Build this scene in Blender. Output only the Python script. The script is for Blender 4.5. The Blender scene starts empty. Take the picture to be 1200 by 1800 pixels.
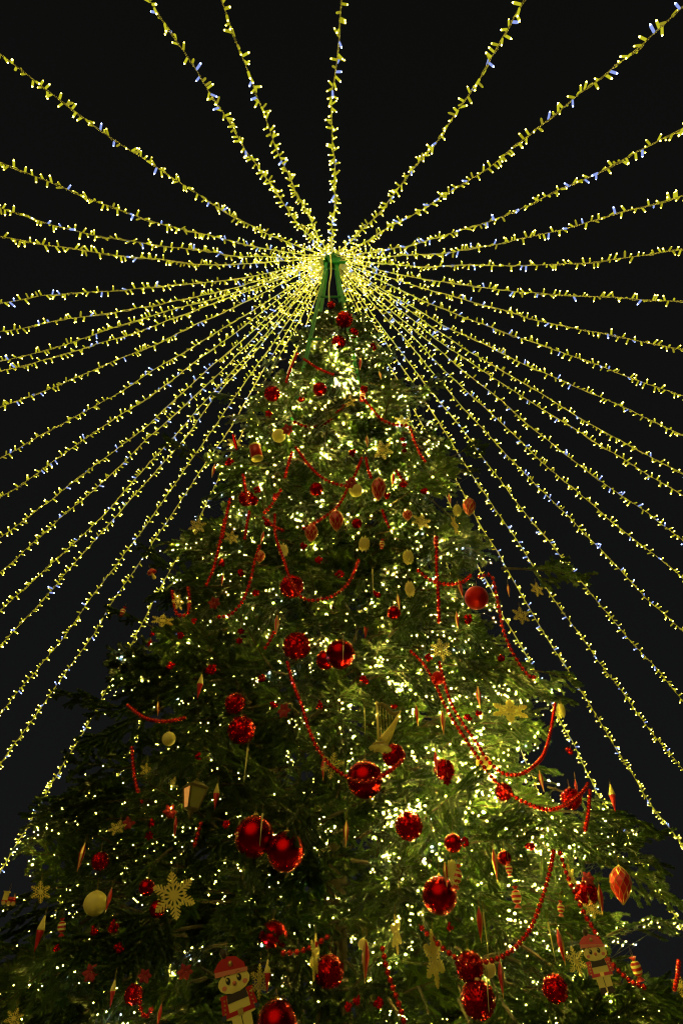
import bpy, math, random
from math import sin, cos, pi, radians, atan2, hypot, sqrt
from mathutils import Vector, Matrix

random.seed(11)
S = bpy.context.scene
C = S.collection

# ------------------------------------------------------------------ camera, world, exposure
FPX = 1210.0                      # focal length in pixels of the 1200x1800 photograph
PITCH = radians(36.2)
CAMH = 1.6
cam_d = bpy.data.cameras.new('camera')
cam_d.sensor_fit = 'VERTICAL'
cam_d.sensor_height = 24.0
cam_d.lens = 24.0 * FPX / 1800.0
cam_d.clip_start = 0.05
cam_d.clip_end = 2000
cam = bpy.data.objects.new('camera', cam_d)
cam.location = (0, 0, CAMH)
cam.rotation_euler = (pi / 2 + PITCH, 0, 0)
C.objects.link(cam)
S.camera = cam

world = bpy.data.worlds.new('World')
S.world = world
world.use_nodes = True
wn = world.node_tree
bg = wn.nodes['Background']
tc = wn.nodes.new('ShaderNodeTexCoord')
sp = wn.nodes.new('ShaderNodeSeparateXYZ')
cr = wn.nodes.new('ShaderNodeValToRGB')
wn.links.new(tc.outputs['Generated'], sp.inputs[0])
wn.links.new(sp.outputs['Z'], cr.inputs[0])
wn.links.new(cr.outputs[0], bg.inputs[0])
cr.color_ramp.elements[0].position = 0.0          # town glow low down, darker overhead
cr.color_ramp.elements[0].color = (0.0098, 0.0102, 0.0108, 1)
cr.color_ramp.elements[1].position = 1.0
cr.color_ramp.elements[1].color = (0.0050, 0.0052, 0.0045, 1)
bg.inputs[1].default_value = 0.78

sun_d = bpy.data.lights.new('square_glow', 'SUN')      # faint warm light of the town square behind the camera
sun_d.energy = 0.60
sun_d.angle = radians(60)
sun_d.color = (1.0, 0.80, 0.22)
sun = bpy.data.objects.new('square_glow', sun_d)
sun.rotation_euler = (radians(58), 0, radians(-18))
sun.location = (-2, -4, 6)
C.objects.link(sun)

S.view_settings.view_transform = 'Standard'
S.view_settings.look = 'None'
S.view_settings.exposure = 0.0
S.view_settings.gamma = 1.0
cy = S.cycles
cy.max_bounces = 3
cy.diffuse_bounces = 2
cy.glossy_bounces = 2
cy.transmission_bounces = 4
cy.transparent_max_bounces = 4
cy.caustics_reflective = False
cy.caustics_refractive = False
cy.sample_clamp_indirect = 4.0
cy.use_light_tree = True
cy.use_denoising = True
cy.filter_width = 1.15

# ------------------------------------------------------------------ geometry of the place
TX, TY = -0.105, 7.98             # axis of the tree
TOPZ = 11.93 + CAMH; HX = TX - 0.09                # height of the ring that carries the light strings
PROF = [(-1.2, 3.30), (0.0, 3.25), (1.2, 2.98), (2.5, 2.55), (4.5, 2.27), (6.0, 1.95), (7.9, 1.36), (9.45, 0.80), (10.3, 0.40), (10.8, 0.1)]
CP, SP = cos(PITCH), sin(PITCH)

def R_at(z):
    h = z - CAMH
    if h <= PROF[0][0]: return PROF[0][1]
    for (a, ra), (b, rb) in zip(PROF, PROF[1:]):
        if h <= b: return ra + (rb - ra) * (h - a) / (b - a)
    return 0.05

def project(p):
    x, y, z = p[0], p[1], p[2] - CAMH
    d = y * CP + z * SP
    u = -y * SP + z * CP
    if d < 0.05: return None
    return 600 + FPX * x / d, 900 - FPX * u / d, d

def ray(px, py):
    a = (px - 600) / FPX; b = (900 - py) / FPX
    return Vector((a, CP - b * SP, SP + b * CP)).normalized()

def surf(px, py, off=0.0):
    """where the line of sight meets the outer skin of the tree"""
    d = ray(px, py); best = None; t = 2.5
    while t < 16:
        p = Vector((0, 0, CAMH)) + d * t
        g = hypot(p.x - TX, p.y - TY) - (R_at(p.z) + off)
        if g <= 0: return p
        if best is None or g < best[0]: best = (g, p)
        t += 0.02
    return best[1]

# ------------------------------------------------------------------ helpers
def tag(o, label=None, cat=None, group=None, kind=None):
    if label: o['label'] = label
    if cat: o['category'] = cat
    if group: o['group'] = group
    if kind: o['kind'] = kind
    return o

def empty(name, loc, rot=(0, 0, 0)):
    o = bpy.data.objects.new(name, None)
    o.empty_display_size = 0.1
    o.location = loc; o.rotation_euler = rot
    C.objects.link(o)
    return o

def inst(name, me, parent=None, loc=(0, 0, 0), rot=None, scale=None, mat=None):
    o = bpy.data.objects.new(name, me)
    if mat is not None: o.matrix_basis = mat
    else:
        o.location = loc
        if rot is not None: o.rotation_euler = rot
        if scale is not None: o.scale = scale if hasattr(scale, '__len__') else (scale,) * 3
    o.parent = parent
    C.objects.link(o)
    return o

class MB:
    def __init__(s): s.v = []; s.f = []; s.m = []
    def add(s, vs, fs, m=0):
        b = len(s.v); s.v += [tuple(v) for v in vs]
        for f in fs: s.f.append([b + i for i in f]); s.m.append(m)
    def lathe(s, prof, n=16, m=0, twist=0.0, c=(0, 0, 0), matf=None):
        vs = []; fs = []; ms = []
        for i, (r, z) in enumerate(prof):
            for k in range(n):
                a = 2 * pi * (k + twist * i) / n
                vs.append((c[0] + r * cos(a), c[1] + r * sin(a), c[2] + z))
        b = len(s.v); s.v += vs
        for i in range(len(prof) - 1):
            for k in range(n):
                q = (b + i * n + k, b + i * n + (k + 1) % n, b + (i + 1) * n + (k + 1) % n, b + (i + 1) * n + k)
                s.f.append(list(q)); s.m.append(matf(i, k) if matf else m)
        for i, flip in ((0, True), (len(prof) - 1, False)):
            if prof[i][0] > 1e-4:
                q = [b + i * n + k for k in range(n)]
                s.f.append(q[::-1] if flip else q); s.m.append(matf(max(0, i - 1), 0) if matf else m)
    def tube(s, pts, r, n=5, m=0, cap=True):
        pts = [Vector(p) for p in pts]; rs = r if hasattr(r, '__len__') else [r] * len(pts)
        b = len(s.v)
        for i, p in enumerate(pts):
            t = (pts[min(i + 1, len(pts) - 1)] - pts[max(i - 1, 0)])
            t = t.normalized() if t.length > 1e-9 else Vector((0, 0, 1))
            u = t.cross(Vector((0.31, 0.17, 0.93)) if abs(t.z) < 0.9 else Vector((1, 0.1, 0))).normalized()
            w = t.cross(u)
            for k in range(n):
                a = 2 * pi * k / n
                s.v.append(tuple(p + (u * cos(a) + w * sin(a)) * rs[i]))
        for i in range(len(pts) - 1):
            for k in range(n):
                s.f.append([b + i * n + k, b + i * n + (k + 1) % n, b + (i + 1) * n + (k + 1) % n, b + (i + 1) * n + k]); s.m.append(m)
        if cap:
            s.f.append([b + k for k in range(n)][::-1]); s.m.append(m)
            e = b + (len(pts) - 1) * n
            s.f.append([e + k for k in range(n)]); s.m.append(m)
    def box(s, c, h, m=0, M=None):
        vs = [Vector((c[0] + sx * h[0], c[1] + sy * h[1], c[2] + sz * h[2])) for sz in (-1, 1) for sy in (-1, 1) for sx in (-1, 1)]
        if M is not None: vs = [M @ v for v in vs]
        s.add(vs, [(0, 2, 3, 1), (4, 5, 7, 6), (0, 1, 5, 4), (2, 6, 7, 3), (0, 4, 6, 2), (1, 3, 7, 5)], m)
    def prism(s, poly, y0, y1, m=0):
        """polygon in the x-z plane, from y0 (front) to y1 (back)"""
        n = len(poly); b = len(s.v)
        s.v += [(x, y0, z) for x, z in poly] + [(x, y1, z) for x, z in poly]
        s.f.append([b + i for i in range(n)]); s.m.append(m)
        s.f.append([b + n + i for i in range(n)][::-1]); s.m.append(m)
        for i in range(n):
            j = (i + 1) % n
            s.f.append([b + j, b + i, b + n + i, b + n + j]); s.m.append(m)
    def sphere(s, c, r, nu=10, nv=6, m=0, sz=1.0):
        s.lathe([(max(1e-5, r * sin(pi * i / nv)), -r * sz * cos(pi * i / nv)) for i in range(nv + 1)], nu, m, c=c)
    def mesh(s, name, mats, smooth=False):
        me = bpy.data.meshes.new(name)
        me.from_pydata(s.v, [], s.f)
        for mt in mats: me.materials.append(mt)
        me.polygons.foreach_set('material_index', s.m)
        if smooth: me.polygons.foreach_set('use_smooth', [True] * len(s.f))
        me.update()
        return me

# ------------------------------------------------------------------ materials
def mat(name, col, rough=0.5, metal=0.0, spec=None, noise=None, emis=None, estr=0.0, rnd=0.0, coat=0.0, bump=None, trans=None):
    m = bpy.data.materials.new(name); m.use_nodes = True
    nt = m.node_tree; b = nt.nodes['Principled BSDF']
    b.inputs['Base Color'].default_value = (*col, 1)
    b.inputs['Roughness'].default_value = rough
    b.inputs['Metallic'].default_value = metal
    if coat: b.inputs['Coat Weight'].default_value = coat; b.inputs['Coat Roughness'].default_value = 0.08
    if spec is not None: b.inputs['Specular IOR Level'].default_value = spec
    if trans: b.inputs['Transmission Weight'].default_value = trans
    if emis: b.inputs['Emission Color'].default_value = (*emis, 1); b.inputs['Emission Strength'].default_value = estr
    src = None
    if noise:
        sc, col2 = noise
        t = nt.nodes.new('ShaderNodeTexCoord'); n = nt.nodes.new('ShaderNodeTexNoise')
        n.inputs['Scale'].default_value = sc; n.inputs['Detail'].default_value = 4
        r = nt.nodes.new('ShaderNodeValToRGB')
        r.color_ramp.elements[0].position = 0.35; r.color_ramp.elements[0].color = (*col, 1)
        r.color_ramp.elements[1].position = 0.68; r.color_ramp.elements[1].color = (*col2, 1)
        nt.links.new(t.outputs['Object'], n.inputs['Vector']); nt.links.new(n.outputs['Fac'], r.inputs[0])
        src = r.outputs[0]
    if rnd:
        oi = nt.nodes.new('ShaderNodeObjectInfo'); mr = nt.nodes.new('ShaderNodeMapRange')
        mr.inputs['To Min'].default_value = 1 - rnd; mr.inputs['To Max'].default_value = 1 + rnd
        hs = nt.nodes.new('ShaderNodeHueSaturation')
        nt.links.new(oi.outputs['Random'], mr.inputs['Value']); nt.links.new(mr.outputs[0], hs.inputs['Value'])
        if src: nt.links.new(src, hs.inputs['Color'])
        else: hs.inputs['Color'].default_value = (*col, 1)
        src = hs.outputs[0]
    if src: nt.links.new(src, b.inputs['Base Color'])
    if bump:
        sc, st, di = bump
        t = nt.nodes.new('ShaderNodeTexCoord'); n = nt.nodes.new('ShaderNodeTexNoise'); bp = nt.nodes.new('ShaderNodeBump')
        n.inputs['Scale'].default_value = sc; n.inputs['Detail'].default_value = 3
        bp.inputs['Strength'].default_value = st; bp.inputs['Distance'].default_value = di
        nt.links.new(t.outputs['Object'], n.inputs['Vector']); nt.links.new(n.outputs['Fac'], bp.inputs['Height'])
        nt.links.new(bp.outputs[0], b.inputs['Normal'])
    return m

def emit(name, col, s):
    m = bpy.data.materials.new(name); m.use_nodes = True
    nt = m.node_tree; nt.nodes.clear()
    e = nt.nodes.new('ShaderNodeEmission'); o = nt.nodes.new('ShaderNodeOutputMaterial')
    e.inputs[0].default_value = (*col, 1); e.inputs[1].default_value = s
    nt.links.new(e.outputs[0], o.inputs[0])
    return m

WARM = (1.0, 0.81, 0.11)
M = {
    'needle': mat('fir_needle', (0.022, 0.054, 0.004), 0.36, noise=(3.0, (0.040, 0.078, 0.006)), rnd=0.45, spec=0.35),
    'bark': mat('bark', (0.030, 0.021, 0.011), 0.9, noise=(20, (0.055, 0.04, 0.02)), rnd=0.2),
    'green_steel': mat('green_painted_steel', (0.010, 0.21, 0.046), 0.4, noise=(9, (0.008, 0.16, 0.036))),
    'cable': mat('pale_rubber_cable', (0.75, 0.70, 0.40), 0.5),
    'case': emit('glowing_bulb_casing', (0.92, 0.88, 0.03), 0.60),
    'case_dim': emit('dim_bulb_casing', (1.0, 0.86, 0.05), 0.32),
    'tip': emit('led_tip', WARM, 30.0),
    'case_cold': emit('glowing_cold_casing', (0.34, 0.45, 1.0), 0.85),
    'tip_cold': emit('cold_led_tip', (0.45, 0.60, 1.0), 12.0),
    'case_soft': emit('soft_bulb_casing', (0.92, 0.84, 0.02), 0.42),
    'tip_soft': emit('soft_led_tip', WARM, 10.0),
    'led': emit('tree_led', WARM, 2000.0),
    'led_dim': emit('tree_led_dim', WARM, 90.0),
    'led_cold': emit('tree_led_cold', (0.40, 0.58, 1.0), 550.0),
    'wire': mat('dark_green_wire', (0.010, 0.022, 0.010), 0.6),
    'red': mat('satin_red_ball', (0.42, 0.002, 0.002), 0.25, 1.0, bump=(60, 0.12, 0.004), rnd=0.12),
    'red_frost': mat('frosted_red_ball', (0.46, 0.008, 0.004), 0.36, 0.85, bump=(140, 0.4, 0.004)),
    'glit': mat('red_glitter', (0.60, 0.005, 0.006), 0.24, 1.0),
    'bead': mat('red_bead', (0.80, 0.018, 0.005), 0.24, 0.72, coat=0.4),
    'gold': mat('gold_metal', (0.80, 0.55, 0.14), 0.30, 1.0),
    'glitgold': mat('pale_gold_glitter', (0.88, 0.70, 0.13), 0.6, 0.1, bump=(260, 0.7, 0.003), noise=(90, (0.72, 0.54, 0.09))),
    'cream': mat('cream_paint', (0.86, 0.70, 0.17), 0.45, bump=(120, 0.3, 0.002)),
    'redpaint': mat('red_paint', (0.55, 0.014, 0.010), 0.30, 0.25, coat=0.4),
    'darkred': mat('dark_red_velvet', (0.30, 0.006, 0.010), 0.7),
    'glass': mat('clear_gold_glass', (0.75, 0.64, 0.22), 0.12, 0.3),
    'brown': mat('dark_brown_paint', (0.035, 0.016, 0.010), 0.5),
    'blue': mat('dark_blue_paint', (0.02, 0.03, 0.08), 0.5),
    'pink': mat('pink_paint', (0.75, 0.22, 0.12), 0.6),
    'black': mat('black_paint', (0.01, 0.01, 0.01), 0.4),
    'bronze': mat('aged_brass', (0.22, 0.165, 0.045), 0.45, 0.5, noise=(40, (0.13, 0.10, 0.03))),
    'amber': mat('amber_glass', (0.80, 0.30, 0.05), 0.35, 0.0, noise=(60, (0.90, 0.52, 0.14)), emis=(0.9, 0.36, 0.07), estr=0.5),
    'greenglass': mat('greenish_glass', (0.36, 0.33, 0.08), 0.2, 0.0),
    'thread': mat('gold_thread', (0.16, 0.11, 0.03), 0.7),
    'ground': mat('stone_paving', (0.10, 0.095, 0.09), 0.8, noise=(1.2, (0.14, 0.13, 0.12))),
}
for k in ('case', 'case_dim', 'case_cold', 'case_soft'): M[k].cycles.emission_sampling = 'NONE'

# ------------------------------------------------------------------ ground
g = MB(); g.add([(-120, -120, 0), (120, -120, 0), (120, 120, 0), (-120, 120, 0)], [(0, 1, 2, 3)])
tag(inst('ground', g.mesh('ground', [M['ground']])), kind='structure')

# ------------------------------------------------------------------ the light strings radiating from the top
RING_R, R0 = 13.0, 0.17

def string_point(az, t, jx=0.0):
    r = R0 + (RING_R - R0) * t
    c = (1 + cos(az)) / 2                     # anchored higher on the side the camera stands
    end = 2.0 + 6.0 * c + CAMH; sag = 0.45 + 1.75 * c + jx * (0.3 + c)
    return Vector((HX + sin(az) * r, TY - cos(az) * r, TOPZ - 0.03 + (end - TOPZ) * t - sag * 4 * t * (1 - t)))

def solve_az(px, py, lo, hi, jx):
    best = (1e9, 0)
    for step in range(4):
        n = 60 if step == 0 else 12
        for k in range(n + 1):
            az = lo + (hi - lo) * k / n
            e = 1e9; prev = None
            for i in range(0, 61):
                q = project(string_point(az, 1.13 * i / 60, jx))
                if q is None: prev = None; continue
                if prev is not None:
                    ax, ay = prev; bx, by = q[0] - ax, q[1] - ay
                    tt = max(0, min(1, ((px - ax) * bx + (py - ay) * by) / (bx * bx + by * by + 1e-9)))
                    e = min(e, hypot(ax + bx * tt - px, ay + by * tt - py))
                prev = (q[0], q[1])
            if e < best[0]: best = (e, az)
        w = (hi - lo) / n; lo, hi = best[1] - w, best[1] + w
    return best[1]

ORD = ['first', 'second', 'third', 'fourth', 'fifth', 'sixth', 'seventh', 'eighth', 'ninth', 'tenth', 'eleventh', 'twelfth', 'thirteenth', 'fourteenth', 'fifteenth', 'sixteenth', 'seventeenth', 'eighteenth', 'nineteenth', 'twentieth']
STR = []
top_lab = ['leftmost of the four that rise to the top edge', 'second from left of the four that rise to the top edge',
           'the nearly vertical one straight above the tree top', 'rightmost of the four that rise to the top edge']
for (x, y), l in zip([(258, 0), (384, 0), (598, 0), (926, 0)], top_lab):
    STR.append((x, y, -40, 40, 'string of warm lights, ' + l))
left_y = [88, 287, 366, 417, 531, 584, 626, 650, 714, 803, 872, 943, 1006, 1079, 1131, 1258, 1345, 1535]
for i, y in enumerate(left_y):
    STR.append((0, y, -170, -5, 'string of warm lights reaching the left edge, %s from the top there' % ORD[i]))
right_y = [8, 233, 352, 437, 536, 614, 693, 762, 833, 872, 947, 1014, 1104, 1228, 1357, 1492, 1645]
for i, y in enumerate(right_y):
    STR.append((1200, y, 5, 170, 'string of warm lights reaching the right edge, %s from the top there' % ORD[i]))
STR.append((197, 1393, -172, -90, 'string of warm lights behind the tree, emerging low at its left flank'))
STR.append((966, 1442, 90, 176, 'string of warm lights behind the tree, showing below the right bead garland'))

def bulb_mesh(name, case, tip, L=0.068, r=0.0120):
    b = MB()
    b.lathe([(r * 0.55, 0.0), (r, 0.010), (r * 1.05, L)], 6, 0)
    b.lathe([(r * 0.66, L + 0.001), (r * 0.66, L + 0.008), (1e-5, L + 0.017)], 6, 1)
    return b, b.mesh(name, [M[case], M[tip]])
BB, BULB = bulb_mesh('bulb', 'case', 'tip')
_, BULBC = bulb_mesh('bulb_cold', 'case_cold', 'tip_cold')
_, BULBD = bulb_mesh('bulb_dim', 'case_dim', 'case')
_, BULBS = bulb_mesh('bulb_soft', 'case_soft', 'tip_soft')
STRMATS = [M['case'], M['tip'], M['case_cold'], M['tip_cold'], M['case_dim'], M['case'], M['case_soft'], M['tip_soft']]

def frame_of(t, side):
    z = side.normalized()
    x = t.cross(z).normalized(); y = z.cross(x)
    return Matrix(((x.x, y.x, z.x), (x.y, y.y, z.y), (x.z, y.z, z.z)))

def light_string(px, py, a0, a1, label):
    rr = random.Random(int(px * 7 + py * 13))
    jx = rr.uniform(-0.12, 0.12)
    az = solve_az(px, py, radians(a0), radians(a1), jx)
    root = tag(empty('light_string', string_point(az, 0)), label, 'light string', 'light strings radiating from the tree top')
    o = Vector(root.location)
    n = 170
    pts = []; wob = Vector((0, 0, 0)); kick = Vector((0, 0, 0))
    for i in range(n + 1):
        t = i / n
        kick = kick * 0.80 + Vector((rr.gauss(0, 1), rr.gauss(0, 1), rr.gauss(0, 1))) * 0.0030
        wob = wob * 0.90 + kick
        pts.append(string_point(az, t * 1.13, jx) - o + wob * min(1, t * 8))
    cb = MB()
    off = [Vector((rr.gauss(0, 1), rr.gauss(0, 1), rr.gauss(0, 1))) * 0.006 for _ in pts]
    cb.tube(pts, 0.0072, 5)
    cb.tube([p + q + Vector((0, 0, -0.010)) for p, q in zip(pts, off)], 0.006, 4)
    inst('cable', cb.mesh('cable', [M['cable']]), root)
    lens = [0.0]
    for a, b in zip(pts, pts[1:]): lens.append(lens[-1] + (b - a).length)
    far = MB(); d = 0.10 + 0.25 * rr.random(); k = 0; singles = 0
    while d < lens[-1] - 0.1:
        while lens[k + 1] < d: k += 1
        u = (d - lens[k]) / (lens[k + 1] - lens[k])
        p = pts[k].lerp(pts[k + 1], u); t = (pts[k + 1] - pts[k]).normalized()
        phi = rr.uniform(0, 2 * pi)
        u1 = t.cross(Vector((0, 0, 1))).normalized(); u2 = t.cross(u1)
        side = (u1 * cos(phi) + u2 * sin(phi)) + t * rr.uniform(-0.65, 0.65)
        c = rr.random(); typ = 1 if c < 0.10 else (2 if c < 0.20 else (3 if c < 0.45 else 0))
        M3 = frame_of(t, side); s = rr.uniform(0.90, 1.16)
        q = project(o + p)
        ok = q and -20 < q[0] < 1220 and -20 < q[1] < 1820 and FPX * 0.076 / q[2] >= 9.0
        if ok and singles < 290:
            inst('bulb', (BULB, BULBC, BULBD, BULBS)[typ], root, mat=Matrix.Translation(p) @ M3.to_4x4() @ Matrix.Scale(s, 4)); singles += 1
        else:
            far.add([p + M3 @ (Vector(v) * s) for v in BB.v], [], 0)
            b0 = len(far.v) - len(BB.v)
            for f, m in zip(BB.f, BB.m): far.f.append([b0 + i for i in f]); far.m.append(m + 2 * typ)
        d += rr.choice((0.03, 0.045, 0.055, 0.065, 0.09))
    if far.v: tag(inst('bulb_row', far.mesh('bulb_row', STRMATS), root), kind='stuff')

for s in STR: light_string(*s)

# ------------------------------------------------------------------ ornament table (pixel of the photograph, size in pixels)
# smooth balls: x, y, radius, material, label
BALLS = [
    (641, 1370, 32, 'red', 'large glossy red ball with a red bead garland strung across its front'),
    (447, 1470, 35, 'red', 'large glossy red ball behind a gold icicle, upper left of the big pair'),
    (502, 1497, 33, 'red', 'large glossy red ball, lower right of the big touching pair'),
    (837, 1051, 21, 'red_frost', 'frosted orange red ball below the protruding branch at the right flank'),
    (572, 1160, 17, 'red', 'dark red ball left of a larger one, below the red glitter balls'),
    (598, 1150, 26, 'red', 'glossy red ball with a gold icicle in front, right of a smaller one'),
    (772, 1574, 31, 'red', 'large red ball crossed by fir twigs right of the lower centre'),
    (480, 1647, 26, 'red', 'red ball tucked in dark boughs between big ball pair and lower nutcracker'),
    (487, 1798, 36, 'red', 'largest red ball cut by the bottom edge beside the nutcracker'),
    (258, 1560, 14, 'red', 'small red ball at the upper left rim of the big gold snowflake'),
    (277, 1598, 14, 'red', 'small red ball peeping out below the left arms of the big snowflake'),
    (886, 1508, 12, 'red', 'small red ball just right of a long red spindle, above a candy'),
    (769, 1192, 12, 'red_frost', 'small orange red ball behind the crossing bead garlands'),
    (692, 1077, 12, 'red', 'small red ball beside a red spindle below two cream cones'),
    (796, 1482, 16, 'red', 'red ball under twigs above the cream cone and striped candy'),
    (168, 1588, 20, 'cream', 'cream coloured ball near the lower left edge with a spindle beside it'),
    (625, 862, 12, 'cream', 'small cream ball below the bead swag in the upper tree'),
    (297, 1299, 12, 'cream', 'small cream ball above the brass lantern'),
    (850, 1342, 14, 'cream', 'cream ball glowing yellow where two bead garlands cross'),
    (490, 766, 12, 'cream', 'pale cream ball half hidden left of the green frame leg'),
    (638, 1660, 9, 'cream', 'tiny cream ball above the lower middle spindle'),
    (858, 1704, 13, 'cream', 'cream ball just right of the red glitter ball under the bead swag'),
    (445, 880, 9, 'red', 'tiny red ball beside a glitter ball in the upper left boughs'),
]
GLIT = [
    (605, 562, 15, 'large fluted red glitter ball at the very top below the steel frame'),
    (621, 586, 9, 'small red glitter ball right under the top glitter ball'),
    (595, 602, 12, 'dark red glitter ball, lowest of the cluster at the top'),
    (582, 536, 7, 'tiny spiky red ball hanging between the legs of the steel frame'),
    (513, 1031, 21, 'red glitter ball wrapped by a bead garland left of centre'),
    (521, 1136, 24, 'red glitter ball above left of two smooth red balls'),
    (425, 1283, 24, 'red glitter ball, the larger and lower of the left pair'),
    (413, 1236, 18, 'red glitter ball, the smaller and upper of the left pair'),
    (692, 1328, 20, 'red glitter ball at the end of the bead strand under the gold harp'),
    (718, 1452, 24, 'red glitter ball below right of the ball with beads across it'),
    (780, 1353, 18, 'red glitter ball behind a chain of small red stars'),
    (825, 1700, 25, 'red glitter ball hanging under the lowest bead swag'),
    (840, 1757, 30, 'large red glitter ball at the bottom edge right of centre'),
    (975, 1738, 22, 'red glitter ball between lower right nutcracker and bottom edge'),
    (578, 1708, 26, 'red glitter ball beside an edge-on snowflake at lower centre'),
    (235, 1748, 16, 'red glitter ball with beads looping beside it at lower left'),
    (1003, 1404, 18, 'red glitter ball behind the bead swag at the right flank'),
    (176, 1514, 15, 'red glitter ball alone in the dark boughs above the cream ball'),
    (1030, 1570, 20, 'red glitter ball beneath the branch with the big faceted drop'),
    (556, 860, 12, 'red glitter ball under the upper bead swag'),
    (433, 876, 14, 'red glitter ball deep in the upper left boughs'),
    (562, 684, 12, 'red glitter ball right of the green frame leg'),
    (885, 1392, 15, 'red glitter ball where the right bead garland bends'),
    (478, 692, 14, 'red glitter ball at the upper left flank under the lights'),
    (627, 920, 9, 'tiny red glitter ball between two faceted drops'),
    (768, 1632, 0, ''),
]
SPIN = [
    (633, 640, 14, 'red spindle ornament below the topmost balls'),
    (668, 660, 11, 'short red spindle at the upper right flank'),
    (375, 828, 15, 'red spindle hanging at the upper left tips beside the sky'),
    (645, 776, 16, 'red spindle just left of the upper gold snowflake'),
    (690, 843, 17, 'red spindle right of the large faceted drop in the upper tree'),
    (790, 877, 13, 'red spindle left of the faceted drop at the upper right flank'),
    (461, 945, 15, 'red spindle above a small faceted drop at upper left'),
    (391, 1020, 12, 'short red spindle right of the upper left bead strand'),
    (766, 958, 20, 'red spindle at the upper end of the long vertical bead strand'),
    (700, 1058, 17, 'red spindle beside a small red ball below the cream cones'),
    (486, 1100, 22, 'red and gold spindle above the left red glitter ball'),
    (809, 1035, 20, 'red spindle left of the frosted orange red ball'),
    (803, 1090, 17, 'red spindle below left of the frosted orange red ball'),
    (893, 1038, 14, 'red spindle under the protruding right branch beside the beads'),
    (278, 1246, 14, 'small red spindle above the left bead swag'),
    (308, 1455, 19, 'red spindle below the brass lantern'),
    (143, 1507, 24, 'red and gold spindle at the left flank, left of a glitter ball'),
    (191, 1583, 21, 'red spindle overlapping the right rim of the cream ball'),
    (608, 1466, 23, 'red spindle right of the pair of large red balls'),
    (778, 1271, 22, 'gold and red spindle between the two long bead garlands'),
    (733, 1258, 18, 'red spindle right of the gold harp'),
    (841, 1226, 20, 'red spindle left of the large tilted snowflake'),
    (766, 1340, 20, 'dark red spindle in front of the ball with red stars'),
    (951, 1373, 19, 'orange red spindle above the right bead swag'),
    (1012, 1384, 14, 'red spindle standing over the right glitter ball'),
    (870, 1520, 27, 'long red and gold spindle left of a small red ball'),
    (783, 1537, 20, 'red spindle left of the long cream cone at lower right'),
    (843, 1625, 28, 'red spindle left of a gold icicle below the crossed red ball'),
    (881, 1720, 29, 'long red spindle hanging under the middle of the lowest bead swag'),
    (986, 1664, 29, 'long red spindle left of the lower right nutcracker'),
    (642, 1690, 33, 'longest red spindle right of the lower centre glitter ball'),
    (568, 1352, 20, 'red spindle left of the ball with beads across it'),
    (1055, 1582, 24, 'red spindle below the big faceted drop, beside a glitter ball'),
    (280, 1786, 18, 'red spindle at the bottom edge beside the looped beads'),
]
ICI = [
    (459, 1458, 27, 'twisted gold icicle in front of the large upper left ball'),
    (641, 1268, 24, 'twisted gold icicle left of the harp'),
    (853, 1638, 31, 'twisted gold icicle right of a red spindle at lower right'),
    (969, 1656, 30, 'slim gold icicle left of a long spindle at lower right'),
    (655, 1022, 25, 'slim gold icicle hanging above the small red ball'),
    (603, 1150, 17, 'gold icicle hanging before the smooth red ball in mid tree'),
    (432, 1345, 30, 'slim gold icicle below the left pair of glitter balls'),
    (857, 1750, 24, 'gold icicle in front of the large bottom glitter ball'),
]
DROP = [
    (665, 858, 13, 27, 'red faceted drop with gold lattice in the upper centre'),
    (591, 914, 13, 24, 'red faceted drop with gold lattice below the upper bead strand'),
    (547, 936, 12, 21, 'red faceted drop at the lower end of the upper bead strand'),
    (824, 890, 12, 21, 'red faceted drop hanging free at the upper right flank'),
    (1090, 1553, 19, 33, 'big red faceted drop hanging from the lower right branch'),
    (457, 978, 9, 14, 'small orange faceted drop beside the left bead strand'),
    (716, 905, 9, 12, 'small dark red faceted drop left of a gold snowflake'),
]
PINE = [
    (498, 967, 8, 13, 'cream glitter cone left of centre in the upper half'),
    (717, 979, 9, 14, 'upper of two cream glitter cones right of centre'),
    (720, 1035, 8, 15, 'lower of two cream glitter cones right of centre'),
    (640, 956, 9, 15, 'cream glitter cone between faceted drops and centre'),
    (796, 1534, 9, 22, 'long cream cone left of a striped candy'),
    (803, 897, 7, 11, 'small cream cone above a hanging snowflake at the right flank'),
    (985, 1249, 7, 13, 'cream cone at the right tips beside the large tilted snowflake'),
    (668, 1316, 19, 7, 'gold cone lying flat beneath the harp'),
]
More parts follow.
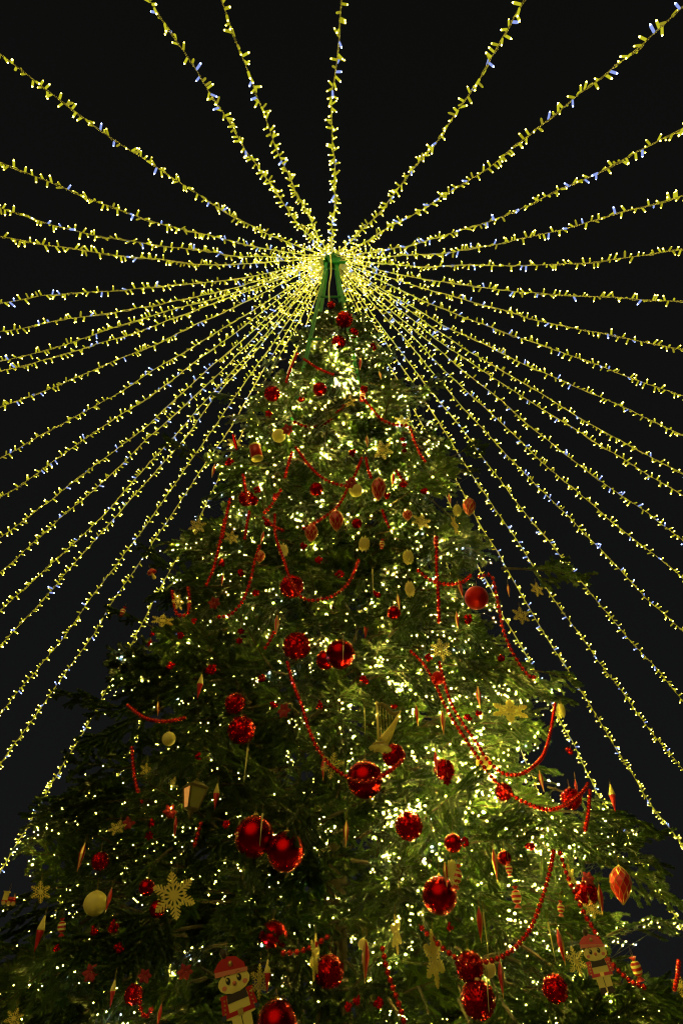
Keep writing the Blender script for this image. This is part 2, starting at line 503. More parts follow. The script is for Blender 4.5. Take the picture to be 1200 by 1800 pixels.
# snowflakes: x, y, radius, yaw (deg, 0 = faces the camera), lean (deg, tips the top away), label
FLAKE = [
    (306, 1574, 40, 8, -8, 'large gold snowflake facing the camera at lower left'),
    (896, 1249, 34, 10, -36, 'large gold snowflake tilted nearly flat at the right flank'),
    (672, 791, 20, 0, 15, 'gold snowflake in the upper right centre of the tree'),
    (584, 1346, 24, 20, 5, 'fine gold snowflake left of the ball with beads across it'),
    (763, 1685, 45, 66, 0, 'tall gold snowflake turned sideways beside the lowest bead swag'),
    (456, 1725, 27, 50, 0, 'gold snowflake right of the lower left nutcracker'),
    (553, 1682, 37, 76, 0, 'gold snowflake seen edge-on left of a red glitter ball'),
    (696, 1642, 31, 72, 0, 'gold snowflake seen edge-on in the lower centre'),
    (775, 1142, 21, 20, 8, 'gold snowflake behind the long vertical bead strand'),
    (915, 1082, 18, 30, 0, 'gold snowflake beside the long right bead strand'),
    (943, 1036, 15, 40, 0, 'gold snowflake at the tip of the protruding right branch'),
    (347, 925, 17, -15, 8, 'gold snowflake at the upper left tips against the sky'),
    (799, 923, 19, 70, 0, 'narrow gold snowflake below the small cream cone'),
    (740, 917, 19, 20, -5, 'gold snowflake right of the small dark faceted drop'),
    (706, 740, 15, 10, 0, 'gold snowflake at the right end of the top bead swag'),
    (613, 706, 14, 0, 15, 'small gold snowflake near the top right of the green leg'),
    (1012, 1690, 24, 40, -5, 'gold snowflake touching the lower right nutcracker'),
    (1002, 1540, 20, 65, 0, 'gold snowflake beside the forked bead strand at right'),
    (1040, 1598, 17, 15, -20, 'gold snowflake below the right glitter ball'),
    (72, 1568, 20, 20, -20, 'gold snowflake half covered by twigs at the left edge'),
    (206, 1455, 17, -20, -30, 'gold snowflake at the left flank above the spindle and ball'),
    (1195, 1733, 17, 10, 0, 'gold snowflake cut by the right edge'),
    (286, 1091, 22, 0, -34, 'gold snowflake lying tilted at the left flank'),
    (313, 1058, 17, 45, 0, 'gold snowflake between bead strands at the left flank'),
    (407, 945, 14, 10, 5, 'small gold snowflake beside the upper left bead strand'),
    (412, 778, 14, 0, 0, 'gold snowflake behind a red rod at upper left'),
    (258, 1355, 15, 30, -10, 'small gold snowflake right of the hanging left bead strand'),
    (305, 1376, 12, 0, -20, 'small gold snowflake just above the lantern'),
    (25, 1790, 17, 0, -20, 'gold snowflake at the bottom left corner'),
]
CANDY = [
    (802, 1541, 19, 'striped candy right of the long cream cone'),
    (894, 1528, 12, 'striped candy directly under the small red ball'),
    (907, 1577, 17, 'striped candy, lower one under the small red ball'),
    (1118, 1703, 18, 'striped candy right of the lower right nutcracker'),
    (109, 1630, 14, 'dark striped candy near the left edge below the cream ball'),
    (671, 956, 9, 'small striped candy right of a cream cone'),
    (420, 1468, 11, 'striped candy at the left rim of the large ball pair'),
    (985, 1597, 12, 'curved striped candy right of the long bead swag'),
    (637, 697, 10, 'small striped candy at the start of the top right bead strand'),
    (216, 1075, 9, 'tiny candy hanging free from a twig at the left flank'),
]
CONE = [
    (70, 1642, 29, 'red cone with a cream top hanging at the lower left edge'),
    (1076, 1403, 24, 'red cone with a cream top hanging free at the right edge'),
    (643, 1106, 19, 'red cone with a cream top near the middle of the tree'),
    (351, 1207, 23, 'red cone with a cream top above the left lantern'),
    (380, 1400, 23, 'red cone with a cream top right of the lantern'),
    (470, 1716, 25, 'red cone with a cream top right of the lower left nutcracker'),
    (198, 1747, 21, 'red cone with a cream top left of the looped beads'),
    (332, 1064, 16, 'red cone with a cream top beside a snowflake at the left flank'),
    (168, 1727, 0, ''),
]
STARS = [
    (263, 1458, 9, 2, 'pair of red stars hanging in a chain below left of the lantern'),
    (422, 1118, 8, 2, 'pair of red stars between the left bead garland and glitter ball'),
    (265, 1122, 8, 2, 'pair of red stars hanging at the left flank over the sky'),
    (786, 1362, 9, 2, 'chain of red stars in front of a red glitter ball'),
    (709, 782, 6, 3, 'chain of three small red stars right of the upper gold snowflake'),
]
FLOWER = [
    (300, 1426, 14, 'dark red velvet flower left of the lantern'),
    (349, 733, 0, ''),
    (228, 1447, 13, 'dark red velvet flower at the left flank beside the star chain'),
    (505, 755, 11, 'red velvet flower at the left end of the top bead swag'),
    (617, 850, 12, 'dark red velvet flower where two upper bead strands meet'),
    (325, 1707, 15, 'dark red velvet flower above left of the nutcracker'),
    (160, 1710, 15, 'dark red velvet flower in deep shade at lower left'),
    (255, 1715, 13, 'dark red velvet flower above the looped beads'),
    (760, 1335, 0, ''),
    (500, 1250, 14, 'dark red velvet flower right of the left glitter ball pair'),
    (376, 1060, 12, 'red velvet flower at the left end of the long bead garland'),
    (640, 690, 0, ''),
    (1032, 1545, 13, 'dark red velvet flower above the right glitter ball'),
]
BERRY = [
    (640, 684, 8, 'near the top right of the steel frame'), (620, 797, 9, 'left of the upper gold snowflake'), (708, 850, 8, 'right of the large faceted drop'),
    (473, 728, 8, 'at the left flank below the top glitter ball'), (485, 874, 8, 'above the small orange drop'), (472, 917, 8, 'at the head of the long left bead swag'),
    (450, 1043, 8, 'left of the wrapped glitter ball'), (597, 1010, 10, 'inside the long left bead swag'), (373, 1173, 11, 'above the left red and cream cone'),
    (317, 1117, 7, 'below the tilted snowflake at the left flank'), (342, 1092, 7, 'right of the tilted left snowflake'), (663, 1042, 8, 'beside the slim gold icicle'),
    (822, 1088, 9, 'below the frosted orange ball'), (752, 1156, 9, 'at the upper end of the longest bead garland'), (840, 1252, 7, 'left of the large tilted snowflake'),
    (822, 1262, 8, 'between bead garlands and tilted snowflake'), (792, 1629, 8, 'under the large crossed red ball'), (930, 1484, 10, 'below the right bead swag'),
    (816, 1480, 9, 'beside the red ball above the candy'), (665, 1765, 11, 'bright, left of the lowest bead strand'), (627, 1756, 8, 'right of the lower centre glitter ball'),
    (612, 1770, 8, 'at the bottom edge left of the bright cluster'), (201, 1630, 11, 'below the cream ball at lower left'), (168, 1634, 9, 'left of another below the cream ball'),
    (210, 1666, 9, 'deep in the lower left boughs'), (100, 1668, 7, 'under the dark candy at the left edge'), (483, 1236, 9, 'right of the left glitter ball pair'),
    (403, 812, 8, 'below the red drum at upper left'), (452, 862, 8, 'right of the deep upper left glitter ball'), (530, 700, 7, 'on the green leg near the top'),
    (655, 610, 7, 'right of the topmost balls'), (388, 990, 8, 'right of the upper left bead strand'), (425, 1005, 8, 'between two left bead strands'), (560, 985, 8, 'above the wrapped glitter ball, right side'),
    (680, 870, 7, 'below the big upper faceted drop'), (745, 860, 8, 'at the upper right above the snowflake'), (300, 1170, 8, 'at the left flank above the bead swag'), (350, 1330, 8, 'above the lantern roof'),
    (460, 1190, 9, 'above the left glitter ball pair'), (640, 1195, 8, 'in the bright middle above the harp'), (560, 1240, 8, 'left of the harp near the draped garland'), (880, 1155, 8, 'at the right beside the long garland'),
    (398, 1450, 8, 'at the left rim of the big ball pair'), (534, 960, 7, 'below the second faceted drop'), (692, 1240, 7, 'above the harp neck'), (1000, 1320, 8, 'beside the right bead garland over the sky'),
]
BEADS = [
    ([(522, 622), (510, 650), (503, 672)], 5, 'short bead strand left of the green leg near the top'),
    ([(535, 632), (560, 648), (585, 658)], 5, 'short bead strand right of the green leg near the top'),
    ([(518, 742), (540, 750), (570, 745), (595, 722), (603, 710)], 5.5, 'bead swag crossing the foot of the visible green leg'),
    ([(638, 700), (655, 720), (672, 738), (695, 747), (718, 750), (728, 775), (738, 798), (748, 812)], 6, 'bead swag running down the upper right flank'),
    ([(520, 787), (545, 820), (570, 842), (600, 853), (615, 850), (628, 825), (635, 806)], 6, 'bead swag in the upper centre below the green leg'),
    ([(643, 806), (647, 825), (653, 842)], 6, 'short bead strand leading to the large faceted drop'),
    ([(612, 856), (595, 888), (565, 912), (532, 930)], 6, 'bead strand running down left between two faceted drops'),
    ([(483, 905), (484, 940), (497, 980), (512, 1022), (530, 1050), (555, 1055), (590, 1045), (615, 1020), (630, 985)], 6.3, 'long bead swag wrapping the glitter ball left of centre'),
    ([(394, 915), (385, 960), (375, 1000), (362, 1030)], 6.3, 'bead strand hanging at the upper left flank'),
    ([(456, 960), (448, 985), (440, 1020), (427, 1055), (405, 1080), (378, 1085)], 6.3, 'bead strand curving to the left below the small orange drop'),
    ([(767, 945), (767, 1000), (770, 1050), (771, 1097)], 7, 'straight vertical bead strand right of the cream cones'),
    ([(735, 1003), (757, 1020), (785, 1027), (812, 1023), (828, 1010)], 7, 'short bead swag crossing the vertical strand at right'),
    ([(842, 1014), (863, 1013), (873, 1050), (885, 1110), (905, 1155), (928, 1187), (942, 1190)], 7, 'long bead garland hanging down the right flank against the sky'),
    ([(722, 1145), (745, 1168), (765, 1203), (780, 1237), (800, 1272), (820, 1303), (840, 1332), (860, 1362), (887, 1388), (925, 1412), (965, 1423), (1000, 1411), (1024, 1391), (1033, 1376)], 7.2, 'longest bead garland sweeping down to the right glitter ball'),
    ([(772, 1165), (790, 1230), (812, 1270), (837, 1305), (853, 1332), (880, 1357), (910, 1362), (938, 1346), (955, 1325), (967, 1285), (975, 1235)], 7.2, 'bead garland swinging up to the branch right of the tilted snowflake'),
    ([(1036, 1390), (1033, 1430), (1027, 1462)], 7.5, 'short bead strand hanging straight down at the right flank'),
    ([(505, 1165), (515, 1202), (530, 1240), (545, 1288), (567, 1330), (600, 1360), (640, 1374), (675, 1362), (708, 1335)], 7.6, 'bead garland draped over the large red ball in the middle'),
    ([(225, 1240), (255, 1262), (290, 1268), (325, 1262)], 7, 'bead swag seen end-on at the left flank'),
    ([(232, 1315), (236, 1360), (243, 1393), (250, 1412)], 7, 'bead strand hanging left of the lantern against the sky'),
    ([(972, 1497), (966, 1530), (952, 1580), (935, 1625), (915, 1655), (885, 1680), (850, 1691), (815, 1690), (785, 1672), (757, 1648), (735, 1625)], 9, 'lowest bead swag, a wide curve at the lower right'),
    ([(984, 1500), (995, 1535), (1010, 1570), (1026, 1605), (1046, 1640), (1065, 1680), (1085, 1705), (1110, 1726), (1135, 1736)], 8.6, 'bead garland crossing the face of the lower right nutcracker'),
    ([(498, 1675), (525, 1673), (550, 1663), (577, 1646)], 9, 'bead strand behind the edge-on snowflake at lower centre'),
    ([(672, 1668), (680, 1705), (691, 1738), (704, 1775), (712, 1803)], 9.5, 'bead strand running off the bottom edge right of centre'),
    ([(246, 1740), (247, 1770), (256, 1788), (269, 1768)], 8, 'small loop of beads beside the glitter ball at lower left'),
    ([(1192, 1690), (1190, 1715), (1184, 1742)], 8, 'short bead strand at the lower right edge'),
    ([(353, 1448), (347, 1468), (341, 1490)], 7, 'short bead strand right of the red spindle under the lantern'),
    ([(303, 1040), (306, 1060), (312, 1080), (330, 1078), (333, 1050), (330, 1032)], 6.5, 'small loop of beads around a snowflake at the left flank'),
    ([(404, 878), (397, 912), (391, 945)], 6, 'bead strand hanging at the upper left, left of its twin'),
    ([(438, 900), (434, 922), (430, 948)], 6, 'bead strand hanging under the glitter ball at upper left'),
    ([(493, 862), (478, 886), (463, 903)], 6, 'bead strand slanting down left above the small orange drop'),
    ([(697, 828), (706, 842), (718, 853)], 6, 'bead strand right of the large faceted drop'),
    ([(672, 898), (677, 912), (684, 928)], 6, 'bead strand below the large faceted drop'),
    ([(513, 796), (506, 818), (500, 842)], 6, 'bead strand left of the upper centre swag'),
    ([(463, 910), (480, 924), (498, 933)], 6, 'bead strand at the head of the long left swag'),
    ([(481, 1112), (474, 1127), (465, 1141)], 6.5, 'bead strand left of the glitter ball in mid tree'),
    ([(427, 835), (432, 862), (438, 885)], 6, 'short bead strand above the glitter ball at upper left'),
]
NUT1 = (416, 1746, 66)      # centre pixel and half height
NUT2 = (1050, 1690, 47)

# parts of the skin that stay open so that what hangs there can be seen: pixel, radius, slack
HOLES = []
NEST = ('crossed by', 'tucked', 'under twigs', 'half hidden', 'left of a larger one')
for t in BALLS:
    if not any(w in t[4] for w in NEST): HOLES.append((t[0], t[1], t[2] * .62))
for t in GLIT: HOLES.append((t[0], t[1], t[2] * .62))
for t in SPIN + ICI + CONE + CANDY + STARS + FLOWER:
    if t[2] > 0: HOLES += [(t[0], t[1] - t[2] * .5, 7), (t[0], t[1] + t[2] * .5, 7)]
for t in BERRY: HOLES.append((t[0], t[1], t[2] * .6))
for t in DROP + PINE: HOLES.append((t[0], t[1], max(t[2], t[3]) * .9 + 2))
for t in FLAKE: HOLES.append((t[0], t[1], t[2] + 2))
for p, r, l in BEADS:
    for (ax, ay), (bx, by) in zip(p, p[1:]):
        n = max(1, int(hypot(bx - ax, by - ay) / 14))
        for i in range(n): HOLES.append((ax + (bx - ax) * i / n, ay + (by - ay) * i / n, 7))
for k in range(-2, 3): HOLES.append((NUT1[0], NUT1[1] + k * 22, 24)); HOLES.append((NUT2[0] - 4, NUT2[1] - 14 + k * 6, 15))
HOLES += [(340, 1403, 30), (685, 1265, 34), (17, 1580, 13), (450, 795, 15), (268, 1008, 11)]
LEGHOLES = [(562, 500, 16), (558, 540, 14), (553, 580, 14), (550, 620, 11), (545, 660, 11), (541, 700, 12), (538, 730, 12), (605, 510, 12), (609, 540, 10)]
GRID = {}
for h in HOLES + LEGHOLES:
    for gx in range(int((h[0] - h[2] - 10) // 40), int((h[0] + h[2] + 10) // 40) + 1):
        for gy in range(int((h[1] - h[2] - 10) // 40), int((h[1] + h[2] + 10) // 40) + 1):
            GRID.setdefault((gx, gy), []).append(h)

def blocks(p, pad, deep=False):
    q = project(p)
    if q is None: return False
    for h in GRID.get((int(q[0] // 40), int(q[1] // 40)), ()):
        if hypot(q[0] - h[0], q[1] - h[1]) < h[2] + pad: return True
    return False

# ------------------------------------------------------------------ the tree
tree = tag(empty('christmas_tree', (TX, TY, 0)), 'tall dark green fir Christmas tree dressed with baubles and lights', 'tree')

def spray(rr, L, side_n, droop):
    """one fir bough: a stem along +x with flat sprays of needled twigs"""
    stem = MB(); V = []; F = []
    def needles(pts, dens, nl, up):
        for a, b in zip(pts, pts[1:]):
            d = b - a; ln = d.length
            if ln < 1e-5: continue
            t = d / ln
            s = t.cross(Vector((0, 0, 1)))
            if s.length < 1e-3: s = Vector((0, 1, 0))
            s.normalize(); w = s.cross(t)
            k = ln * dens; n = int(k) + (rr.random() < k - int(k))
            for _ in range(n):
                p = a + d * rr.random()
                phi = rr.uniform(-0.35, pi + 0.35)
                o = s * cos(phi) + w * sin(phi) * 0.75
                dr = (o + t * rr.uniform(0.55, 1.15)).normalized()
                l = nl * rr.uniform(0.75, 1.15)
                wd = dr.cross(o.cross(t) + w * 0.2 + Vector((0, 0, 0.05))).normalized() * 0.0042
                m = p + dr * l * 0.6
                i = len(V)
                V.extend((tuple(p - wd * 0.6), tuple(p + wd * 0.6), tuple(m + wd), tuple(p + dr * l), tuple(m - wd)))
                F.append((i, i + 1, i + 2, i + 3, i + 4))
    def path(p, d, ln, seg, bend, jit):
        pts = [p.copy()]; d = d.normalized()
        for k in range(seg):
            d = (d + bend / seg + Vector((rr.gauss(0, 1), rr.gauss(0, 1), rr.gauss(0, 1))) * jit).normalized()
            pts.append(pts[-1] + d * ln / seg)
        return pts
    main = path(Vector((0, 0, 0)), Vector((1, 0, 0.10)), L, 8, Vector((0, 0, -droop)), 0.03)
    stem.tube(main, [0.013 * (1 - 0.85 * i / 8) + 0.0015 for i in range(9)], 5)
    needles(main[4:], 900, 0.036, 1)
    needles(main[2:5], 300, 0.032, 1)
    for i in range(side_n):
        u = 0.30 + 0.66 * (i + rr.random() * 0.5) / side_n
        k = min(7, int(u * 8)); p = main[k].lerp(main[k + 1], u * 8 - k)
        t = (main[k + 1] - main[k]).normalized()
        sd = 1 if i % 2 else -1
        ln = L * (0.52 * (1 - u) + 0.13) * rr.uniform(0.75, 1.2)
        dd = t * rr.uniform(0.65, 1.0) + Vector((0, sd, 0)) * rr.uniform(0.7, 1.0) + Vector((0, 0, rr.uniform(-0.50, 0.30)))
        tw = path(p, dd, ln, 5, Vector((0.25, 0, -0.22)), 0.05)
        stem.tube(tw, [0.0045, 0.004, 0.0035, 0.003, 0.0025, 0.0018], 3)
        needles(tw, 900, 0.036, 1)
        for j in range(int(ln / 0.105)):
            q = 0.22 + 0.7 * rr.random()
            kk = min(4, int(q * 5)); pp = tw[kk].lerp(tw[kk + 1], q * 5 - kk)
            t2 = (tw[kk + 1] - tw[kk]).normalized()
            s2 = Vector((-t2.y, t2.x, 0)).normalized() * (1 if j % 2 else -1)
            l2 = (0.045 + 0.42 * ln * (1 - q)) * rr.uniform(0.7, 1.15)
            tt = path(pp, t2 * 0.85 + s2 * 0.8 + Vector((0, 0, rr.uniform(-0.45, 0.3))), l2, 3, Vector((0, 0, -0.12)), 0.05)
            stem.tube(tt, [0.0028, 0.0024, 0.002, 0.0015], 3)
            needles(tt, 900, 0.034, 1)
    b = len(stem.v); nf = len(stem.f)
    me = bpy.data.meshes.new('bough')
    me.from_pydata(stem.v + V, [], stem.f + [[b + i for i in f] for f in F])
    me.materials.append(M['bark']); me.materials.append(M['needle'])
    me.polygons.foreach_set('material_index', [0] * nf + [1] * len(F))
    me.update()
    return me

BOUGH = [spray(random.Random(100 + k), L, n, dr) for k, (L, n, dr) in enumerate([(1.0, 11, 0.25), (0.95, 10, 0.45), (1.05, 12, 0.1), (0.75, 8, 0.35), (0.70, 8, 0.15), (0.55, 7, 0.3), (0.5, 6, 0.5)])]
BLEN = [1.0, 0.95, 1.05, 0.75, 0.70, 0.55, 0.5]

def bough_matrix(az, z, rtip, L, pitch, roll, yaw, s):
    d = Vector((sin(az), -cos(az), 0))
    r0 = rtip - L * s * cos(pitch) * 0.97
    base = Vector((TX + d.x * r0, TY + d.y * r0, z - sin(pitch) * L * s * 0.8))
    X = (d * cos(pitch) + Vector((0, 0, sin(pitch)))).normalized()
    X = Matrix.Rotation(yaw, 3, 'Z') @ X
    Y = Vector((0, 0, 1)).cross(X).normalized(); Z = X.cross(Y)
    R = Matrix(((X.x, Y.x, Z.x), (X.y, Y.y, Z.y), (X.z, Y.z, Z.z))) @ Matrix.Rotation(roll, 3, 'X')
    return base, R, s

rr = random.Random(5)
cand = []
zlo, zhi = 0.5, 12.15
N_SKIN = 2900
tries = 0
while len(cand) < N_SKIN and tries < 60000:
    tries += 1
    z = zlo + (zhi - zlo) * rr.random()
    R = R_at(z)
    if rr.random() > (R + (0.25 if z < 9 else 0.60)) / 3.5: continue
    az = rr.uniform(-pi, pi)
    if abs(az) > radians(115) and rr.random() < 0.6: continue
    layer = rr.random()
    if len(cand) > 1750: layer = 2.0
    k = rr.randrange(3) if R > 1.9 and layer < .55 else rr.randrange(3, 7) if R > 0.9 else rr.randrange(5, 7)
    if layer < 0.55: rt = R * rr.uniform(0.90, 1.02) + rr.uniform(-0.10, 0.08)
    elif layer < 1.5: rt = R * rr.uniform(0.6, 0.9)
    else: rt = R * rr.uniform(0.35, 0.62)
    # the storeys of branches step in and out a little
    rt += 0.09 * sin(z * 4.6 + 1.3 * sin(az * 2 + 1)) * min(1, R)
    if rr.random() < 0.07 and layer < .55: rt += rr.uniform(0.15, 0.48) * min(1, R / 2)
    s = rr.uniform(0.82, 1.12)
    pitch = rr.gauss(-0.20, 0.30) + (0.35 if z > 10.5 else 0)
    base, Rm, s = bough_matrix(az, z, rt, BLEN[k], pitch, rr.gauss(0, 0.60), rr.gauss(0, 0.38), s)
    X = Rm @ Vector((1, 0, 0)); Yv = Rm @ Vector((0, 1, 0)); Lk = BLEN[k] * s
    # leave open what hangs on the outer tips
    bad = 0
    depth_in = R - rt
    if depth_in < 0.42 and abs(az) < 1.8:
        for u, v, pad in ((1.0, 0, 4), (0.8, 0, 8), (0.8, .13, 2), (0.8, -.13, 2), (0.6, 0, 9), (0.6, .2, 3), (0.6, -.2, 3), (0.42, .2, 2), (0.42, -.2, 2)):
            if blocks(base + X * Lk * u + Yv * Lk * v, pad): bad += 1
    if bad >= 1 and rr.random() < (0.93 if bad > 1 else 0.75): continue
    cand.append((k, base, Rm, s, rt, az, z, layer))

# branches that stand well out of the outline: base pixel, tip pixel, depth of the tip before the axis
SHOOTS = [((255, 1262), (108, 1213), .5), ((285, 1192), (203, 1143), .3), ((352, 805), (298, 764), .2), ((318, 1012), (250, 958), .3), ((900, 1000), (1035, 1008), .5), ((980, 1390), (1112, 1440), .5), ((1040, 1490), (1172, 1455), .9), ((1045, 1515), (1172, 1503), .8), ((180, 1475), (55, 1428), .6),
          ((110, 1560), (0, 1580), 1.2), ((800, 800), (850, 775), .2), ((940, 1180), (1022, 1190), .4),
          ((420, 700), (375, 690), .1), ((735, 690), (775, 660), .1), ((262, 1100), (195, 1060), .3), ((120, 1450), (20, 1480), .9), ((1080, 1640), (1180, 1600), 1.4), ((60, 1680), (-20, 1640), 1.6)]
for i, (pb, pt, dy) in enumerate(SHOOTS):
    def at_y(q, yy):
        d = ray(*q); return Vector((0, 0, CAMH)) + d * (yy / d.y)
    T = at_y(pt, TY - dy); B0 = at_y(pb, TY - dy * .7)
    v = T - B0; Ls = v.length * 1.15; k = 0 if Ls > .8 else 3
    X = v.normalized(); base = T - X * Ls
    Y = Vector((0, 0, 1)).cross(X).normalized(); Z = X.cross(Y)
    Rm = Matrix(((X.x, Y.x, Z.x), (X.y, Y.y, Z.y), (X.z, Y.z, Z.z)))
    cand.append((k, base, Rm, Ls / BLEN[k], hypot(T.x - TX, T.y - TY), atan2(T.x - TX, -(T.y - TY)), T.z, 0.3))

def show(c):
    q = project(c[1] + c[2] @ Vector((BLEN[c[0]] * c[3] * .8, 0, 0)))
    if q is None or abs(c[5]) > 1.75 or not (-40 < q[0] < 1240 and q[1] < 1840): return -1
    return (BLEN[c[0]] * c[3] / q[2]) * (1.0 if c[7] < .55 else 0.45)
cand.sort(key=show, reverse=True)
origin = Vector((TX, TY, 0))
src = {}
for c in cand[:300]:
    mtx = Matrix.Translation(c[1] - origin) @ c[2].to_4x4() @ Matrix.Scale(c[3], 4)
    src.setdefault(c[0], inst('bough', BOUGH[c[0]], tree, mat=mtx))
rest = cand[300:]

def instancer(name, parent, meshes, items, kind='stuff'):
    """one object that carries many more boughs: points with a rotation, scale and variant each"""
    me = bpy.data.meshes.new(name)
    me.from_pydata([tuple(c[1] - origin) for c in items], [], [])
    at = me.attributes.new('rot', 'FLOAT_VECTOR', 'POINT'); at.data.foreach_set('vector', [x for c in items for x in c[2].to_euler()])
    at = me.attributes.new('scl', 'FLOAT', 'POINT'); at.data.foreach_set('value', [c[3] for c in items])
    at = me.attributes.new('var', 'INT', 'POINT'); at.data.foreach_set('value', [c[0] for c in items])
    o = inst(name, me, parent)
    ng = bpy.data.node_groups.new(name, 'GeometryNodeTree')
    ng.interface.new_socket('Geometry', in_out='INPUT', socket_type='NodeSocketGeometry')
    ng.interface.new_socket('Geometry', in_out='OUTPUT', socket_type='NodeSocketGeometry')
    N = ng.nodes; Lk = ng.links
    gi = N.new('NodeGroupInput'); go = N.new('NodeGroupOutput')
    def attr(nm, ty):
        a = N.new('GeometryNodeInputNamedAttribute'); a.data_type = ty; a.inputs['Name'].default_value = nm
        return a.outputs['Attribute']
    join = N.new('GeometryNodeJoinGeometry')
    for k, ob in sorted(meshes.items()):
        oi = N.new('GeometryNodeObjectInfo'); oi.transform_space = 'ORIGINAL'; oi.inputs['Object'].default_value = ob
        oi.inputs['As Instance'].default_value = False
        cmp = N.new('FunctionNodeCompare'); cmp.data_type = 'INT'; cmp.operation = 'EQUAL'
        Lk.new(attr('var', 'INT'), cmp.inputs[2]); cmp.inputs[3].default_value = k
        iop = N.new('GeometryNodeInstanceOnPoints')
        Lk.new(gi.outputs[0], iop.inputs['Points']); Lk.new(oi.outputs['Geometry'], iop.inputs['Instance'])
        Lk.new(cmp.outputs[0], iop.inputs['Selection'])
        e2r = N.new('FunctionNodeEulerToRotation'); Lk.new(attr('rot', 'FLOAT_VECTOR'), e2r.inputs[0])
        Lk.new(e2r.outputs[0], iop.inputs['Rotation']); Lk.new(attr('scl', 'FLOAT'), iop.inputs['Scale'])
        Lk.new(iop.outputs[0], join.inputs[0])
    Lk.new(join.outputs[0], go.inputs[0])
    md = o.modifiers.new('fill', 'NODES'); md.node_group = ng
    return tag(o, kind=kind)
for k in range(7):
    if k not in src:
        c = next(c for c in rest if c[0] == k); rest.remove(c)
        src[k] = inst('bough', BOUGH[k], tree, mat=Matrix.Translation(c[1] - origin) @ c[2].to_4x4() @ Matrix.Scale(c[3], 4))
instancer('inner_foliage', tree, src, rest)

t = MB(); t.tube([(0, 0, 0), (0.02, 0, 3), (0, 0.01, 7), (0, 0, 10.6)], [0.17, 0.14, 0.09, 0.03], 10)
inst('trunk', t.mesh('trunk', [M['bark']], True), tree)

# ------------------------------------------------------------------ green steel frame that carries the ring on top
fr = tag(empty('steel_frame', (TX, TY, 0)), 'green painted steel frame rising out of the tree top to carry the light strings', 'steel frame')
def leg(ax, ay, bx, by, zt, zb, w):
    b = MB(); d = Vector((bx - ax, by - ay, zb - zt)); n = d.normalized()
    sx = n.cross(Vector((0, 1, 0))).normalized(); sy = n.cross(sx)
    vs = []
    for p in (Vector((ax, ay, zt)), Vector((bx, by, zb))):
        for a, c in ((-1, -1), (1, -1), (1, 1), (-1, 1)): vs.append(p + sx * a * w + sy * c * w)
    b.add(vs, [(0, 1, 2, 3), (7, 6, 5, 4), (0, 4, 5, 1), (1, 5, 6, 2), (2, 6, 7, 3), (3, 7, 4, 0)])
    return b
LEGS = [(-1, -1), (1, -1), (1, 1), (-1, 1)]
for sx, sy in LEGS:
    inst('leg', leg(sx * .09 - .09, sy * .09, sx * (.62 if sx < 0 else .46), sy * .62, TOPZ - 0.20, 8.6, 0.028).mesh('leg', [M['green_steel']]), fr)
for h in (1.25, 2.6):
    q = .09 + .57 * h / (TOPZ - .2 - 8.6); ox = -.09 * (1 - h / (TOPZ - .2 - 8.6))
    for i in range(4):
        (ax, ay), (bx, by) = LEGS[i], LEGS[(i + 1) % 4]
        b = MB(); b.tube([(ax * q + ox, ay * q, TOPZ - .2 - h), (bx * q + ox, by * q, TOPZ - .2 - h)], 0.022, 6)
        inst('brace', b.mesh('brace', [M['green_steel']], True), fr)
b = MB(); b.prism([(-0.10, 0.06), (0.24, 0.0), (0.06, -0.16), (-0.04, -0.18)], -0.150, -0.138, 0)
inst('gusset_plate', b.mesh('gusset_plate', [M['green_steel']]), fr, (-.09, 0, TOPZ - 0.10))
b = MB(); b.lathe([(0.13, -0.03), (0.17, -0.03), (0.17, 0.03), (0.13, 0.03), (0.13, -0.03)], 20)
inst('top_ring', b.mesh('top_ring', [M['green_steel']]), fr, (-.09, 0, TOPZ))
b = MB(); b.box((0.14, -0.16, 0), (0.17, 0.02, 0.02))
inst('cross_bar', b.mesh('cross_bar', [M['green_steel']]), fr, (-.09, 0, TOPZ - 0.27))

# loose feed cables looping down from the ring
for k, (pts, lab) in enumerate([
    ([(-.12, -.22, 0), (-.02, -.30, -.25), (.00, -.30, -.8), (-.03, -.33, -1.3), (-.02, -.30, -1.9)], 'pale feed cable hanging down in front of the steel frame'),
    ([(-.20, -.16, -.05), (-.36, -.24, -.22), (-.38, -.26, -.48), (-.30, -.24, -.62), (-.26, -.22, -.40)], 'pale feed cable curled in a loop left of the steel frame')]):
    b = MB(); P = [Vector(p) for p in pts]; fine = []
    for i in range(len(P) - 1):
        a0 = P[max(i - 1, 0)]; a1 = P[i]; a2 = P[i + 1]; a3 = P[min(i + 2, len(P) - 1)]
        for j in range(6):
            u = j / 6
            fine.append(0.5 * ((2 * a1) + (a2 - a0) * u + (2 * a0 - 5 * a1 + 4 * a2 - a3) * u * u + (3 * a1 - a0 - 3 * a2 + a3) * u ** 3))
    b.tube(fine, 0.013, 5)
    tag(inst('feed_cable', b.mesh('feed_cable', [M['cable']], True), None, (HX, TY, TOPZ)), lab, 'cable')

